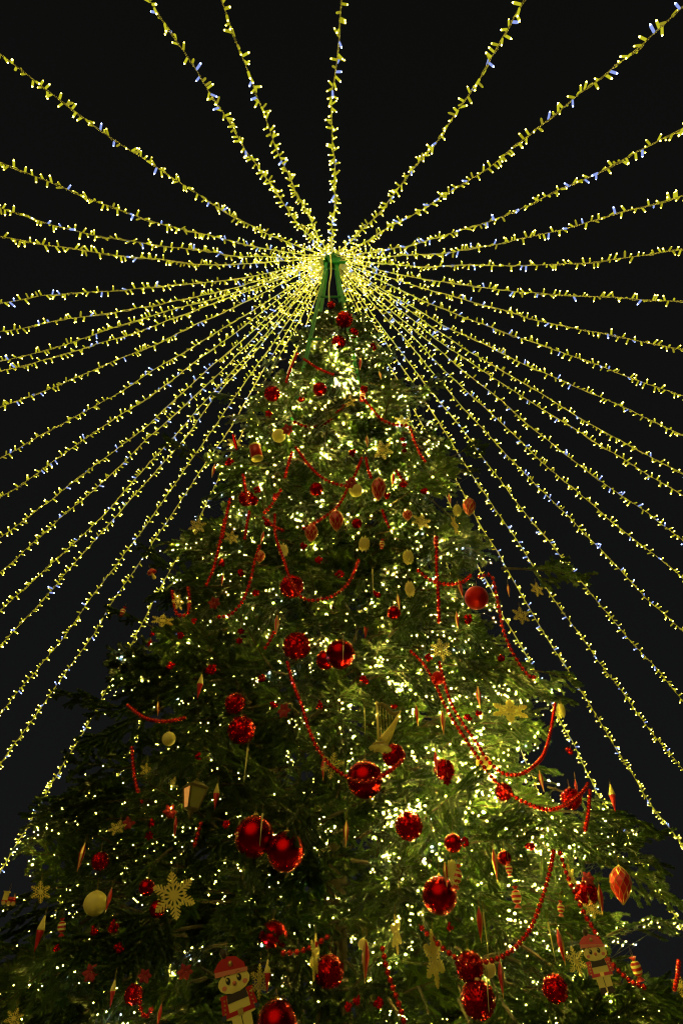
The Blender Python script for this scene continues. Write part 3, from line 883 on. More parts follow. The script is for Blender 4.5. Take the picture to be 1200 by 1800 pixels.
# ------------------------------------------------------------------ small lights on the tree
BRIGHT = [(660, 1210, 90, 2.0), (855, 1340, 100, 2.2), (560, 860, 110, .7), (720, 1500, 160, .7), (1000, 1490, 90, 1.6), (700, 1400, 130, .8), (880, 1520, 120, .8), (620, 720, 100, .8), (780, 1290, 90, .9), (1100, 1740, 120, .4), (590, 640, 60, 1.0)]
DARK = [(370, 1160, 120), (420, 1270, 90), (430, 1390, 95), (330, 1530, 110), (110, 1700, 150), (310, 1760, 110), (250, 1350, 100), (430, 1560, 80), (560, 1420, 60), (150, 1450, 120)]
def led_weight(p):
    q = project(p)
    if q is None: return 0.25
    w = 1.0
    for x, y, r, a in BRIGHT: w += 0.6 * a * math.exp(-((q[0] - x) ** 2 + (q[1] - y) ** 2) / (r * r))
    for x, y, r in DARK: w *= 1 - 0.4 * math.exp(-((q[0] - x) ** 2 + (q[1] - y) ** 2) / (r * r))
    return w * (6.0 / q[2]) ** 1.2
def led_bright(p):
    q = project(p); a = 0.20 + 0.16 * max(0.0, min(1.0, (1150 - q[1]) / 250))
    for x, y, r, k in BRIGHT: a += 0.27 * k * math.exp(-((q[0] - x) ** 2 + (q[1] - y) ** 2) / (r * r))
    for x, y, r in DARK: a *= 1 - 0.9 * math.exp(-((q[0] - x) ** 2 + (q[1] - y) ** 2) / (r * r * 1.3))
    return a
rr = random.Random(21)
TIERS = [(0.6, 1.65, 'lowest visible lights, around the nutcrackers'), (1.65, 2.3, 'lights level with the big gold snowflake'), (2.3, 3.0, 'lights level with the pair of large red balls'),
         (3.0, 3.8, 'lights level with the lantern and the beaded ball'), (3.8, 4.7, 'lights level with the harp and the tilted snowflake'), (4.7, 5.7, 'lights level with the two smooth balls in mid tree'),
         (5.7, 6.8, 'lights level with the frosted ball at the right flank'), (6.8, 8.0, 'lights level with the cream cones'), (8.0, 9.3, 'lights level with the upper faceted drops'),
         (9.3, 10.6, 'lights around the lower end of the visible green leg'), (10.6, 12.3, 'topmost lights below the steel frame')]
LED = MB(); LED.add([(1, 0, 0), (0, 1, 0), (-1, 0, 0), (0, -1, 0), (0, 0, 1.2), (0, 0, -1.2)], [(0, 1, 4), (1, 2, 4), (2, 3, 4), (3, 0, 4), (1, 0, 5), (2, 1, 5), (3, 2, 5), (0, 3, 5)])
NLED = 9500
pool = []; seen = set()
tr = 0
outer = [c for c in cand if c[7] < 1.5]
while len(pool) < NLED and tr < 200000:
    tr += 1
    c = rr.choice(outer)                       # lights are wound along the outer half of the boughs
    L = BLEN[c[0]] * c[3]; u = 1.03 - 0.6 * rr.random() ** 1.7
    p = c[1] + c[2] @ Vector((L * u, rr.uniform(-.45, .45) * L * (1.05 - u), rr.uniform(-.045, .03) - 0.12 * L * u * u))
    if not 0.6 < p.z < 12.3 or hypot(p.x - TX, p.y - TY) > R_at(p.z) * 1.03 + 0.04: continue
    if rr.random() > led_weight(p) / 2.8: continue
    cell = (int(p.x / .06), int(p.y / .06), int(p.z / .06))
    if cell in seen: continue
    seen.add(cell)
    pool.append((atan2(p.x - TX, -(p.y - TY)), p))
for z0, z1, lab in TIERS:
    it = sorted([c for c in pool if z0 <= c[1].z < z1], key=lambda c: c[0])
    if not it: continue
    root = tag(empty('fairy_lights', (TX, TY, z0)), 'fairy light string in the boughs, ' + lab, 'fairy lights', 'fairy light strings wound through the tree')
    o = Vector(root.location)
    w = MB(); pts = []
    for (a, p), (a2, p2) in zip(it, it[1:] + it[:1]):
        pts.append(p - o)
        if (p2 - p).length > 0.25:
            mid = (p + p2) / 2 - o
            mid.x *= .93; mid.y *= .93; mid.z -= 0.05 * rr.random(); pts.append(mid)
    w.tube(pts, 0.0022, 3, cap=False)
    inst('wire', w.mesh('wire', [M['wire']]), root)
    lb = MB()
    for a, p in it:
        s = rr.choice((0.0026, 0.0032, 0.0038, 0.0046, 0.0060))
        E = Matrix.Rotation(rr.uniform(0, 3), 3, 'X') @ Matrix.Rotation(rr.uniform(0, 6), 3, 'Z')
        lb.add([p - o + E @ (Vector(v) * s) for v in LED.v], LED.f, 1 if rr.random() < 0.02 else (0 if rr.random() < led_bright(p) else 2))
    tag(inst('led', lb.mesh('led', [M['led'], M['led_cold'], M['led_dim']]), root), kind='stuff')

# ------------------------------------------------------------------ ornaments
OUT = 0.05
def place(px, py, out=OUT):
    p = surf(px, py, out); q = project(p)
    return p, q[2] / FPX                 # metres per pixel there

def loop_mesh(h=0.06):
    b = MB(); b.tube([(0, 0, 0), (0.006, 0, h * .5), (0, 0, h), (-0.006, 0, h * .5), (0, 0, 0.001)], 0.0016, 3)
    return b.mesh('hanging_loop', [M['thread']])
LOOP = loop_mesh()
def cap_mesh():
    b = MB(); b.lathe([(0.20, -0.06), (0.21, 0.0), (0.17, 0.10), (0.05, 0.12), (1e-4, 0.125)], 10)
    pts = [(0.07 * cos(a), 0, 0.18 + 0.07 * sin(a)) for a in [2 * pi * k / 8 for k in range(9)]]
    b.tube(pts, 0.018, 4)
    return b.mesh('cap', [M['gold']])
CAP = cap_mesh()
def sphere_mesh(name, m, nu=28, nv=18):
    b = MB(); b.sphere((0, 0, 0), 1.0, nu, nv); return b.mesh(name, [M[m]], True)
BALL = {m: sphere_mesh('ball', m) for m in ('red', 'red_frost', 'cream')}

def glitter_mesh(seed):
    r = random.Random(seed); b = MB(); b.sphere((0, 0, 0), 0.95, 16, 10)
    n = 420
    for i in range(n):                       # flakes standing at odd angles on the shell
        z = 1 - 2 * (i + .5) / n; a = i * 2.39996
        d = Vector((sqrt(1 - z * z) * cos(a), sqrt(1 - z * z) * sin(a), z))
        nn = (d + Vector((r.gauss(0, 1), r.gauss(0, 1), r.gauss(0, 1))) * 0.33).normalized()
        u = nn.orthogonal().normalized(); w = nn.cross(u); s = r.uniform(0.07, 0.105)
        c = d * r.uniform(0.965, 1.02)
        b.add([c + (u * cos(q) + w * sin(q)) * s for q in (0.3, 1.87, 3.44, 5.0)], [(0, 1, 2, 3)])
    return b.mesh('ball', [M['glit']])
GBALL = [glitter_mesh(3), glitter_mesh(4)]

for x, y, r, m, lab in BALLS:
    p, k = place(x, y, -0.16 if any(w in lab for w in NEST) else -0.02); R = r * k
    root = tag(empty('ball_ornament', p, (random.uniform(-.1, .1), random.uniform(-.1, .1), random.uniform(0, 6))), lab, 'ball ornament', 'ball ornaments')
    inst('ball', BALL[m], root, scale=R)
    inst('cap', CAP, root, (0, 0, R * 0.98), scale=R * (1.0 if r < 20 else 0.7))
    inst('hanging_loop', LOOP, root, (0, 0, R * 1.12))
for i, (x, y, r, lab) in enumerate(GLIT):
    if not r: continue
    p, k = place(x, y, -0.02); R = r * k
    root = tag(empty('glitter_ball', p, (random.uniform(-.1, .1), random.uniform(-.1, .1), random.uniform(0, 6))), lab, 'ball ornament', 'red glitter balls')
    inst('ball', GBALL[i % 2], root, scale=R)
    inst('cap', CAP, root, (0, 0, R * 0.98), scale=R * 0.8)
    inst('hanging_loop', LOOP, root, (0, 0, R * 1.12))

def spindle_mesh(red_body):
    b = MB()
    b.lathe([(0.01, -1), (0.05, -0.72), (0.15, -0.15), (0.20, 0.22), (0.16, 0.55), (0.07, 0.80), (0.045, 0.92)], 8, twist=0.0,
            matf=(lambda i, k: 1 if (k % 4 == 0 or i == 0) else 0) if red_body else (lambda i, k: 1 if k % 2 else 0))
    return b.mesh('body', [M['redpaint'], M['gold']])
SPM = [spindle_mesh(True), spindle_mesh(False)]
b = MB(); b.lathe([(0.05, 0.90), (0.062, 0.94), (0.03, 1.0), (1e-4, 1.01)], 8); SPCAP = b.mesh('cap', [M['gold']])
for i, (x, y, hh, lab) in enumerate(SPIN):
    p, k = place(x, y, OUT); H = hh * k
    root = tag(empty('spindle_ornament', p, (random.uniform(-.12, .12), random.uniform(-.12, .12), random.uniform(0, 6))), lab, 'spindle ornament', 'red spindle ornaments')
    inst('body', SPM[1 if 'gold' in lab and 'spindle' in lab and 'icicle' not in lab and 'harp' not in lab else 0], root, scale=(H * 1.05, H * 1.05, H))
    inst('cap', SPCAP, root, scale=H)
    inst('hanging_loop', LOOP, root, (0, 0, H * 1.0))

b = MB()
for j in range(3):
    b.tube([(0.028 * (1 - i / 30) * cos(i * .9 + j * 2.1), 0.028 * (1 - i / 30) * sin(i * .9 + j * 2.1), 1 - 2 * i / 26) for i in range(27)], [0.036 * (1 - 0.8 * i / 26) for i in range(27)], 5)
ICM = b.mesh('twisted_rod', [M['glass']], True)
for x, y, hh, lab in ICI:
    p, k = place(x, y, OUT + (0.22 if 'front' in lab or 'before' in lab else 0.03)); H = hh * k
    root = tag(empty('icicle_ornament', p, (random.uniform(-.05, .05), random.uniform(-.05, .05), random.uniform(0, 6))), lab, 'icicle ornament', 'gold icicles')
    inst('twisted_rod', ICM, root, scale=H)
    inst('hanging_loop', LOOP, root, (0, 0, H))

def drop_mesh():
    n = 9; prof = [(0.02, -1.0), (0.28, -0.62), (0.44, -0.25), (0.50, 0.08), (0.44, 0.38), (0.28, 0.64), (0.09, 0.82)]
    b = MB(); rings = []
    for i, (r, z) in enumerate(prof):
        rings.append([Vector((r * cos(2 * pi * (k + .5 * i) / n), r * sin(2 * pi * (k + .5 * i) / n), z)) for k in range(n)])
    for i in range(len(prof) - 1):
        A, B = rings[i], rings[i + 1]
        for k in range(n):
            b.add([A[k], A[(k + 1) % n], B[k]], [(0, 1, 2)])
            b.add([A[(k + 1) % n], B[(k + 1) % n], B[k]], [(0, 1, 2)])
    l = MB()
    for i in range(len(prof) - 1):
        for k in range(n):
            for q in (rings[i + 1][k], rings[i + 1][(k - 1) % n]): l.tube([rings[i][k] * 1.005, q * 1.005], 0.014, 3, cap=False)
    return b.mesh('body', [M['redpaint']]), l.mesh('lattice', [M['gold']])
DRB, DRL = drop_mesh()
for x, y, hw, hh, lab in DROP:
    p, k = place(x, y, OUT + .03); H = hh * k; Wd = hw * k * 2
    root = tag(empty('faceted_drop', p, (random.uniform(-.1, .1), random.uniform(-.1, .1), random.uniform(0, 6))), lab, 'drop ornament', 'faceted drop ornaments')
    bo = inst('body', DRB, root, scale=(Wd, Wd, H)); inst('lattice', DRL, root, scale=(Wd, Wd, H))
    inst('cap', SPCAP, root, (0, 0, -H * .1), scale=(H * 1.3, H * 1.3, H)); inst('hanging_loop', LOOP, root, (0, 0, H * .9))

def pine_mesh():
    b = MB(); b.sphere((0, 0, 0), 0.88, 12, 10)
    for i in range(9):                     # rows of overlapping scales
        z = -0.85 + 1.62 * i / 8; r = 0.93 * sqrt(max(0.02, 1 - z * z))
        n = max(4, int(11 * r))
        for k in range(n):
            a = 2 * pi * (k + .5 * (i % 2)) / n
            d = Vector((cos(a), sin(a), 0)); s = Vector((-sin(a), cos(a), 0)); up = Vector((0, 0, 1))
            c = d * r + up * z; w = 2.6 * r / n
            b.add([c + up * .16 - s * w * .4, c + up * .16 + s * w * .4, c + d * .14 - up * .02 + s * w * .55, c + d * .17 - up * .16, c + d * .14 - up * .02 - s * w * .55, c - up * .12 - d * .1], [(0, 4, 3, 2, 1), (2, 3, 5), (3, 4, 5)])
    return b.mesh('body', [M['cream']])
PIN = pine_mesh()
for x, y, hw, hh, lab in PINE:
    p, k = place(x, y, OUT + .02)
    root = tag(empty('cone_ornament', p, (random.uniform(-.1, .1), random.uniform(-.1, .1), random.uniform(0, 6))), lab, 'cone ornament', 'cream glitter cones')
    if hw > hh:
        root.rotation_euler = (0, 0.1, 0)
        inst('body', PIN, root, scale=(hw * k, hh * k, hh * k))
    else: inst('body', PIN, root, scale=(hw * k, hw * k, hh * k))
    inst('hanging_loop', LOOP, root, (0, 0, min(hh, 20) * k * .95))

def flake_mesh(kind):
    b = MB(); a0 = pi / 2
    b.prism([(0.20 * cos(a0 + pi / 6 + k * pi / 3), 0.20 * sin(a0 + pi / 6 + k * pi / 3)) for k in range(6)], -0.030, 0.030)
    def bar(p, q, w0, w1, th):
        px, pz = p; qx, qz = q; d = Vector((qx - px, qz - pz)).normalized(); n = Vector((-d.y, d.x))
        b.prism([(px - n.x * w0, pz - n.y * w0), (qx - n.x * w1, qz - n.y * w1), (qx + d.x * w1 * .8, qz + d.y * w1 * .8), (qx + n.x * w1, qz + n.y * w1), (px + n.x * w0, pz + n.y * w0)], -th, th)
    for k in range(6):
        a = a0 + k * pi / 3; e = lambda r, q=0.0: (r * cos(a + q), r * sin(a + q))
        wide = 0.050 if kind == 0 else 0.034
        bar((0, 0), e(0.96), wide, wide * .8, 0.026)
        arms = ((0.36, 0.26, .019), (0.52, 0.27, .0205), (0.68, 0.20, .0215), (0.82, .12, .0222)) if kind == 0 else ((0.42, 0.30, .019), (0.62, .24, .0205), (0.80, .14, .0215))
        for r, l, th in arms:
            for sgn in (-1, 1):
                p = e(r); bar(p, (p[0] + l * cos(a + sgn * 0.85), p[1] + l * sin(a + sgn * 0.85)), wide * .8, wide * .65, th)
        # the short arm between two long ones
        m = a + pi / 6; bar((0.1 * cos(m), 0.1 * sin(m)), (0.52 * cos(m), 0.52 * sin(m)), wide * .9, wide * .7, 0.0165)
        for sgn in (-1, 1):
            p = (0.38 * cos(m), 0.38 * sin(m)); bar(p, (p[0] + .15 * cos(m + sgn * .8), p[1] + .15 * sin(m + sgn * .8)), wide * .7, wide * .55, .0145)
    return b.mesh('snowflake', [M['glitgold']])
FLK = [flake_mesh(0), flake_mesh(1)]
for i, (x, y, r, yaw, lean, lab) in enumerate(FLAKE):
    p, k = place(x, y, OUT + .06); R = r * k
    face = -atan2(p.x, p.y)
    kind = 1 if 'fine' in lab or r < 28 else 0
    root = tag(empty('snowflake_ornament', p, (radians(lean), 0, face + radians(yaw))), lab, 'snowflake', 'gold snowflakes')
    root.rotation_mode = 'XYZ'
    sp_ = random.uniform(-.25, .25)
    inst('snowflake', FLK[kind], root, rot=(0, sp_, 0), scale=(R, R * 1.0, R))
    inst('hanging_loop', LOOP, root, (0, 0, R * .93))

def candy_mesh():
    b = MB()
    prof = [(0.34, 1.0), (0.22, 0.86), (0.10, 0.66), (0.30, 0.58), (0.46, 0.38), (0.50, 0.16), (0.50, -0.10), (0.46, -0.32), (0.30, -0.54), (0.10, -0.62), (0.26, -0.80), (0.42, -1.0)][::-1]
    b.lathe(prof, 12, matf=lambda i, k: (1, 1, 0, 1, 0, 1, 0, 1, 0, 1, 1)[i])
    return b.mesh('body', [M['cream'], M['redpaint']])
CND = candy_mesh()
b = MB(); b.lathe([(0.11, .60), (0.15, .64), (0.11, .68)], 10); b.lathe([(0.11, -.66), (0.15, -.62), (0.11, -.58)], 10); CNT = b.mesh('tie', [M['gold']])
for x, y, hh, lab in CANDY:
    p, k = place(x, y, OUT + .02); H = hh * k
    root = tag(empty('candy_ornament', p, (random.uniform(-.25, .25), random.uniform(-.25, .25), random.uniform(0, 6))), 'red and cream ' + lab if 'dark' not in lab else lab, 'candy ornament', 'candy ornaments')
    inst('body', CND, root, scale=H); inst('tie', CNT, root, scale=H); inst('hanging_loop', LOOP, root, (0, 0, H * .95))

b = MB(); b.lathe([(0.01, -1.0), (0.10, -0.5), (0.21, 0.08), (0.235, 0.22)], 14); CNR = b.mesh('red_body', [M['redpaint']], True)
b = MB(); b.lathe([(0.24, 0.20), (0.22, 0.34), (0.13, 0.66), (0.05, 0.98), (1e-4, 1.0)], 14); CNC = b.mesh('cream_top', [M['cream']], True)
for x, y, hh, lab in CONE:
    if not hh: continue
    p, k = place(x, y, OUT + .03); H = hh * k
    root = tag(empty('hanging_cone', p, (random.uniform(-.12, .12), random.uniform(-.15, .15), random.uniform(0, 6))), lab, 'cone ornament', 'red cones with cream tops')
    inst('red_body', CNR, root, scale=H); inst('cream_top', CNC, root, scale=H); inst('hanging_loop', LOOP, root, (0, 0, H))

def star_mesh():
    b = MB(); n = 6; P = []
    for k in range(2 * n):
        r = 1.0 if k % 2 == 0 else 0.58; a = pi / 2 + k * pi / n
        P.append((r * cos(a), 0, r * sin(a)))
    vs = P + [(0, -0.28, 0), (0, 0.28, 0)]
    fs = [(k, (k + 1) % (2 * n), 2 * n) for k in range(2 * n)] + [((k + 1) % (2 * n), k, 2 * n + 1) for k in range(2 * n)]
    b.add(vs, fs); return b.mesh('star', [M['glit']])
STM = star_mesh()
for x, y, r, n, lab in STARS:
    p, k = place(x, y, OUT + (.20 if 'front' in lab else .04)); R = r * k
    root = tag(empty('star_chain', p, (0, 0, random.uniform(-.4, .4))), lab, 'star ornament', 'red star chains')
    for j in range(n):
        inst('star', STM, root, (random.uniform(-.2, .2) * R, 0, ((n - 1) / 2 - j) * 2.3 * R), (0, random.uniform(-.3, .3), random.uniform(-.4, .4)), R * (1 - .0 * j))
    tb = MB(); tb.tube([(0, 0.002, -n * R), (0, 0.002, n * R * 1.2 + .06)], 0.0018, 3); inst('thread', tb.mesh('thread', [M['thread']]), root)

def petal_mesh():
    b = MB(); L = [(0, .10, 0), (.25, .26, .05), (.55, .33, .10), (.8, .2, .08), (1.0, .01, 0.0)]
    vs = []
    for x, w, z in L: vs += [(x, -w, z), (x, 0, z + .08 * (1 - x)), (x, w, z)]
    fs = []
    for i in range(4):
        for j in range(2): fs.append((3 * i + j, 3 * i + 3 + j, 3 * i + 4 + j, 3 * i + 1 + j))
    vs2 = [(x, y, z - .03) for x, y, z in vs]; nv = len(vs)
    fs += [tuple(nv + q for q in f[::-1]) for f in fs]
    rim = [0, 3, 6, 9, 12, 13, 14, 11, 8, 5, 2, 1]
    fs += [(rim[(i + 1) % 12], rim[i], nv + rim[i], nv + rim[(i + 1) % 12]) for i in range(12)]
    b.add(vs, []); b.v += vs2
    for f in fs: b.f.append(list(f)); b.m.append(0)
    return b.mesh('petal', [M['darkred']], True)
PET = petal_mesh()
b = MB(); [b.sphere((.14 * cos(a), .14 * sin(a), .1), .08, 6, 4) for a in (0, 1.3, 2.5, 3.8, 5.0)]; PCE = b.mesh('centre', [M['gold']])
for x, y, r, lab in FLOWER:
    if not r: continue
    p, k = place(x, y, OUT); R = r * k
    d = (Vector((0, 0, CAMH)) - p).normalized()
    d = (d + Vector((random.uniform(-.5, .5), 0, random.uniform(-.5, .3)))).normalized()
    root = tag(empty('velvet_flower', p, d.to_track_quat('Z', 'Y').to_euler()), lab, 'flower ornament', 'red velvet flowers')
    for j in range(6): inst('petal', PET, root, (0, 0, 0.002 * j), (0, random.uniform(-.25, .1), j * pi / 3 + random.uniform(-.1, .1)), R)
    inst('centre', PCE, root, scale=R * .9)

# clusters of small red berries
def berry_mesh(seed):
    r = random.Random(seed); b = MB()
    for i in range(11):
        d = Vector((r.gauss(0, 1), r.gauss(0, 1), r.gauss(0, 1))).normalized() * r.uniform(.45, .75)
        b.sphere(d, r.uniform(.26, .38), 8, 6)
    return b.mesh('berries', [M['glit']], True)
BRY = [berry_mesh(k) for k in range(3)]
b = MB(); b.tube([(0, 0, .2), (.05, 0, .8), (0, 0, 1.3)], .05, 4); BST = b.mesh('stalk', [M['bark']])
for i, (x, y, r, lab) in enumerate(BERRY):
    p, k = place(x, y, 0.0)
    root = tag(empty('berry_cluster', p, (random.uniform(-.5, .5), random.uniform(-.5, .5), random.uniform(0, 6))), 'small red berry cluster ' + lab, 'berry cluster', 'red berry clusters')
    inst('berries', BRY[i % 3], root, scale=(r * k, r * k, r * k * random.uniform(.9, 1.4))); inst('stalk', BST, root, scale=r * k)

# bead garlands
b = MB(); b.sphere((0, 0, 0), 1.0, 10, 7); BEAD = b.mesh('bead', [M['bead']], True)
def spline(P, n=8):
    out = []
    for i in range(len(P) - 1):
        a0 = P[max(i - 1, 0)]; a1 = P[i]; a2 = P[i + 1]; a3 = P[min(i + 2, len(P) - 1)]
        for j in range(n):
            u = j / n
            out.append(0.5 * ((2 * a1) + (a2 - a0) * u + (2 * a0 - 5 * a1 + 4 * a2 - a3) * u * u + (3 * a1 - a0 - 3 * a2 + a3) * u ** 3))
    return out + [P[-1]]
for pts, dia, lab in BEADS:
    on_ball = 'draped over' in lab or 'wrapping' in lab
    P = []
    for q in pts:
        off = OUT + 0.07
        if 'draped over' in lab and 595 < q[0] < 685: off = OUT + 0.14
        if 'wrapping' in lab and 1000 < q[1] < 1060: off = OUT + 0.10
        if 'nutcracker' in lab: off = OUT + 0.14
        P.append(surf(q[0], q[1], off))
    # smooth the way in and out so that the strand hangs evenly
    for _ in range(3):
        dist = [(p - Vector((0, 0, CAMH))).length for p in P]
        for i in range(1, len(P) - 1):
            if on_ball: continue
            nd = (dist[i - 1] + 2 * dist[i] + dist[i + 1]) / 4
            P[i] = Vector((0, 0, CAMH)) + (P[i] - Vector((0, 0, CAMH))).normalized() * nd
    path = spline(P, 10)
    root = tag(empty('bead_garland', P[0]), 'red ' + lab, 'bead garland', 'red bead garlands'); o = Vector(root.location)
    k = project(P[len(P) // 2])[2] / FPX; r = dia * k / 2 * 1.08
    tb = MB(); tb.tube([p - o for p in path], 0.0025, 4); inst('thread', tb.mesh('thread', [M['redpaint']]), root)
    acc = 0.0; step = 2 * r * 1.20; nxt = 0.0
    for a, c in zip(path, path[1:]):
        ln = (c - a).length
        while nxt <= acc + ln:
            inst('bead', BEAD, root, a.lerp(c, (nxt - acc) / ln) - o, scale=r * random.uniform(.95, 1.04)); nxt += step
        acc += ln

# ------------------------------------------------------------------ wooden nutcracker figures (flat painted boards)
def nutcracker(spec, tilt, label, seed):
    x, y, hh = spec
    p, k = place(x, y, OUT + .12); H = hh * k
    root = tag(empty('nutcracker_figure', p, (0, tilt, -atan2(p.x, p.y))), label, 'figurine', 'nutcracker boards')
    def part(name, shapes, mats):
        b = MB()
        for poly, y0, m in shapes: b.prism([(a * H, c * H) for a, c in poly], y0 * H, 0.03 * H if y0 > -0.03 else (y0 + .022) * H, m)
        return inst(name, b.mesh(name, [M[m] for m in mats]), root)
    def ell(cx, cz, rx, rz, n=14): return [(cx + rx * cos(2 * pi * i / n), cz + rz * sin(2 * pi * i / n)) for i in range(n)]
    def rect(a, c, d, e): return [(a, c), (d, c), (d, e), (a, e)]
    part('body_board', [([(-.40, .02), (.40, .02), (.45, -.30), (.38, -.50), (.26, -.52), (.24, -.98), (-.24, -.98), (-.26, -.52), (-.38, -.50), (-.45, -.30)], -.020, 0)], ['cream'])
    part('face', [(ell(0, .28, .43, .26), -.024, 0)], ['cream'])
    h = part('hat', [([(-.40, .50), (.38, .44), (.36, .62), (.18, .82), (-.10, .90), (-.30, .82), (-.46, .66)], -.028, 0)], ['redpaint'])
    b = MB(); b.prism([(a * H, c * H) for a, c in [(-.46, .50), (.40, .40), (.42, .49), (-.44, .62)]], -.046 * H, -.031 * H); q = inst('hat_band', b.mesh('hat_band', [M['pink']]), h)
    b = MB(); b.sphere((.0, -.045 * H, .70 * H), .07 * H, 8, 5); inst('cockade', b.mesh('cockade', [M['gold']], True), h)
    b = MB(); b.sphere((-.12 * H, 0, .97 * H), .10 * H, 8, 6, sz=1.3); inst('plume', b.mesh('plume', [M['brown']], True), h)
    for sx in (-1, 1):
        b = MB(); b.prism([(a * H, c * H) for a, c in ell(sx * .15, .33, .062, .085)], -.040 * H, -.0255 * H, 0)
        e = inst('eye', b.mesh('eye', [M['black']]), root)
        b = MB(); b.prism([(a * H, c * H) for a, c in ell(sx * .15 - .018, .36, .02, .03, 8)], -.047 * H, -.041 * H, 0)
        inst('glint', b.mesh('glint', [M['cream']]), e)
        b = MB(); b.prism([(a * H, c * H) for a, c in ell(sx * .28, .20, .065, .055)], -.038 * H, -.0255 * H, 0); inst('cheek', b.mesh('cheek', [M['pink']]), root)
        b = MB(); b.tube([((sx * .08) * H, -.036 * H, .45 * H), ((sx * .15) * H, -.038 * H, .48 * H), ((sx * .23) * H, -.036 * H, .44 * H)], .012 * H, 4); inst('eyebrow', b.mesh('eyebrow', [M['brown']]), root)
        a = part('arm', [([(sx * .28, .0), (sx * .42, .0), (sx * .47, -.34), (sx * .40, -.46), (sx * .28, -.44)][::sx], -.034, 0)], ['redpaint'])
        for j in range(4):
            b = MB(); b.sphere((sx * (.345 + .012 * j) * H, -.036 * H, (-.07 - .095 * j) * H), .026 * H, 7, 5); inst('button', b.mesh('button', [M['gold']], True), a)
        part('epaulette', [(rect(*((.26, -.03, .44, .05) if sx > 0 else (-.44, -.03, -.26, .05))), -.040, 0)], ['redpaint'])
        part('cuff', [(rect(*((.38, -.47, .50, -.37) if sx > 0 else (-.50, -.47, -.38, -.37))), -.043, 0)], ['blue'])
        part('boot', [([(sx * .03, -.80), (sx * .23, -.80), (sx * .27, -.99), (sx * .02, -.99)][::sx], -.036, 0)], ['brown'])
    b = MB(); b.sphere((0, -.05 * H, .235 * H), .055 * H, 8, 6); inst('nose', b.mesh('nose', [M['pink']], True), root)
    for j in range(6): part('tooth', [(rect(-.165 + .055 * j, .06, -.117 + .055 * j, .165), -.037, 0)], ['cream'])
    part('beard', [([(-.28, -.16), (.28, -.16), (.25, .03), (-.25, .03)], -.033, 0)], ['brown'])
    part('belt', [(rect(-.40, -.46, .40, -.36), -.030, 0)], ['redpaint'])
    part('buckle', [(rect(-.07, -.48, .07, -.34), -.045, 0)], ['gold'])
    part('leg_seam', [(rect(-.012, -.80, .012, -.50), -.026, 0)], ['brown'])
    inst('hanging_loop', LOOP, root, (0, 0, H * .9))
nutcracker(NUT1, -0.34, 'flat painted nutcracker with red hat near the bottom edge, left of centre', 1)
nutcracker(NUT2, -0.16, 'flat painted nutcracker behind a bead garland at lower right', 2)

# ------------------------------------------------------------------ lantern
p, k = place(340, 1403, OUT + .12); H = 36 * k
ln = tag(empty('lantern_ornament', p, (0.0, 0.10, 0.62)), 'brass lantern with amber and greenish panes on the left side', 'lantern')
rt, rb, zt, zb = .62 * H, .36 * H, .48 * H, -.52 * H
for i in range(4):
    a0, a1 = pi / 4 + i * pi / 2, pi / 4 + (i + 1) * pi / 2
    b = MB(); b.tube([(rb * cos(a0), rb * sin(a0), zb), (rt * cos(a0), rt * sin(a0), zt)], .052 * H, 5); inst('corner_post', b.mesh('corner_post', [M['bronze']]), ln)
    b = MB(); f = .97
    vs = [(rb * f * cos(a0), rb * f * sin(a0), zb), (rb * f * cos(a1), rb * f * sin(a1), zb), (rt * f * cos(a1), rt * f * sin(a1), zt), (rt * f * cos(a0), rt * f * sin(a0), zt)]
    b.add(vs + [(x * .96, y * .96, z) for x, y, z in vs], [(0, 1, 2, 3), (7, 6, 5, 4), (0, 4, 5, 1), (1, 5, 6, 2), (2, 6, 7, 3), (3, 7, 4, 0)])
    inst('pane', b.mesh('pane', [M['amber' if i % 2 else 'greenglass']]), ln)
for i in range(4):
    a0, a1 = pi / 4 + i * pi / 2, pi / 4 + (i + 1) * pi / 2
    for rq, zq in ((rt, zt - .01 * H), (rb, zb + .02 * H)):
        b = MB(); b.tube([(rq * cos(a0), rq * sin(a0), zq), (rq * cos(a1), rq * sin(a1), zq)], .042 * H, 5); inst('rail', b.mesh('rail', [M['bronze']]), ln)
b = MB(); b.lathe([(rt * 1.1, zt), (rt * 1.12, zt + .05 * H), (rt * .55, zt + .26 * H), (rt * .2, zt + .32 * H), (rt * .22, zt + .4 * H), (1e-4, zt + .46 * H)], 4, twist=0); 
o = inst('roof', b.mesh('roof', [M['bronze']]), ln, rot=(0, 0, pi / 4))
b = MB(); b.lathe([(1e-4, zb - .42 * H), (.09 * H, zb - .36 * H), (.06 * H, zb - .28 * H), (.16 * H, zb - .18 * H), (.12 * H, zb - .10 * H), (.34 * H, zb - .02 * H), (.34 * H, zb + .02 * H)], 10)
inst('base_finial', b.mesh('base_finial', [M['bronze']], True), ln)
inst('hanging_loop', LOOP, ln, (0, 0, zt + .44 * H))

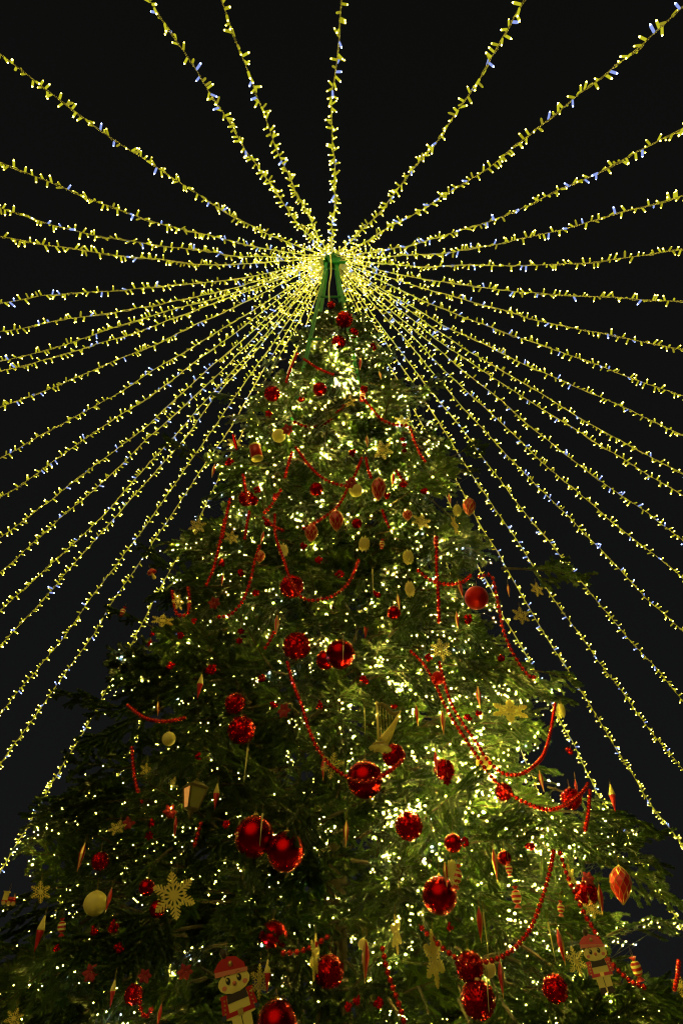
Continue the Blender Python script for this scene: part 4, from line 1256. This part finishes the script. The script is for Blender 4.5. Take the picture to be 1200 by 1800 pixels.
# ------------------------------------------------------------------ harp
p, k = place(684, 1270, OUT + .08); H = 40 * k
hp = tag(empty('harp_ornament', p, (0, 0, -0.05)), 'gold harp with a slanting soundbox in the bright middle of the tree', 'harp ornament')
b = MB(); b.tube([(-.50 * H, 0, -.85 * H), (-.52 * H, 0, .82 * H)], .055 * H, 8); b.sphere((-.52 * H, 0, .88 * H), .09 * H, 8, 6); inst('column', b.mesh('column', [M['glass']], True), hp)
b = MB(); b.tube([Vector(q) * H for q in [(-.52, 0, .80), (-.30, 0, .84), (-.10, 0, .72), (.05, 0, .45), (.25, 0, .36), (.45, 0, .46)]], [.08 * H, .09 * H, .10 * H, .11 * H, .10 * H, .07 * H], 8); inst('neck', b.mesh('neck', [M['bronze']], True), hp)
b = MB(); b.tube([Vector(q) * H for q in [(.52, 0, .52), (.22, 0, -.05), (-.08, 0, -.55), (-.28, 0, -.82)]], [.03 * H, .11 * H, .20 * H, .24 * H], 6); inst('soundbox', b.mesh('soundbox', [M['glitgold']]), hp)
b = MB(); b.lathe([(.34 * H, -1.0 * H), (.36 * H, -.94 * H), (.16 * H, -.84 * H)], 10, c=(-.42 * H, 0, 0)); inst('foot', b.mesh('foot', [M['gold']]), hp)
for j in range(6):
    x0 = -.38 + .13 * j; b = MB()
    b.tube([(x0 * H, 0, (.74 - .07 * j) * H), (x0 * H, 0, (-.68 + .2 * j) * H)], .008 * H, 3); inst('string', b.mesh('string', [M['gold']]), hp)

# ------------------------------------------------------------------ small train, mushroom, drum, rod
p, k = place(17, 1581, OUT + .03); H = 14 * k
tr_ = tag(empty('train_ornament', p, (0, 0.05, 0.3)), 'tiny gold and red toy train hanging at the left edge', 'train ornament')
b = MB(); b.box((0, 0, -.25 * H), (.85 * H, .30 * H, .10 * H)); inst('chassis', b.mesh('chassis', [M['redpaint']]), tr_)
b = MB(); b.tube([(-.15 * H, 0, .08 * H), (.75 * H, 0, .08 * H)], .24 * H, 10); inst('boiler', b.mesh('boiler', [M['redpaint']], True), tr_)
b = MB(); b.box((-.50 * H, 0, .30 * H), (.30 * H, .28 * H, .46 * H)); b.box((-.50 * H, 0, .80 * H), (.40 * H, .34 * H, .05 * H)); inst('cab', b.mesh('cab', [M['glitgold']]), tr_)
b = MB(); b.lathe([(.08 * H, .28 * H), (.08 * H, .55 * H), (.15 * H, .72 * H)], 8, c=(.52 * H, 0, 0)); inst('chimney', b.mesh('chimney', [M['gold']]), tr_)
for sx in (-.55, 0.05, .6):
    b = MB(); b.tube([(sx * H, -.36 * H, -.45 * H), (sx * H, .36 * H, -.45 * H)], .24 * H, 10); inst('wheel', b.mesh('wheel', [M['gold']]), tr_)
inst('hanging_loop', LOOP, tr_, (-.3 * H, 0, .8 * H))

p, k = place(268, 1008, OUT + .03); H = 12 * k
mu = tag(empty('mushroom_ornament', p, (.2, -.5, 0)), 'small red toadstool ornament hanging free at the left flank', 'mushroom ornament')
b = MB(); b.lathe([(.22 * H, -.9 * H), (.30 * H, -.8 * H), (.17 * H, -.2 * H), (.16 * H, .15 * H)], 10); inst('stem', b.mesh('stem', [M['cream']], True), mu)
b = MB(); b.lathe([(.10 * H, .05 * H), (.66 * H, .0), (.72 * H, .12 * H), (.55 * H, .5 * H), (.25 * H, .72 * H), (1e-4, .78 * H)], 14); inst('mushroom_cap', b.mesh('mushroom_cap', [M['redpaint']], True), mu)
for a, z, r in ((0.3, .32, .64), (1.6, .40, .6), (2.9, .30, .65), (4.2, .42, .58), (5.3, .28, .66)):
    b = MB(); b.sphere((r * cos(a) * H, r * sin(a) * H, z * H), .10 * H, 7, 5); inst('spot', b.mesh('spot', [M['cream']], True), mu)
inst('hanging_loop', LOOP, mu, (0, 0, .75 * H))

p, k = place(450, 795, OUT + .03); H = 15 * k
dr = tag(empty('drum_ornament', p, (.2, -.25, 0)), 'small red drum with gold rims at the upper left', 'drum ornament')
b = MB(); b.lathe([(.68 * H, -.85 * H), (.68 * H, .85 * H)], 16); inst('shell', b.mesh('shell', [M['redpaint']], True), dr)
for z in (-.85, .85):
    b = MB(); b.lathe([(.70 * H, (z - .1) * H), (.74 * H, z * H), (.70 * H, (z + .1) * H)], 16); inst('rim', b.mesh('rim', [M['gold']]), dr)
inst('hanging_loop', LOOP, dr, (0, 0, .9 * H))
p, k = place(413, 777, OUT + .16); H = 18 * k
rd = MB(); rd.tube([(-.25 * H, 0, .95 * H), (-.1 * H, 0, .3 * H), (.1 * H, 0, -.3 * H), (.28 * H, 0, -1.0 * H)], [.13 * H, .17 * H, .17 * H, .12 * H], 8)
tag(inst('candle_ornament', rd.mesh('candle_ornament', [M['glit']]), None, p), 'slanting red glitter rod in front of an upper left snowflake', 'rod ornament')
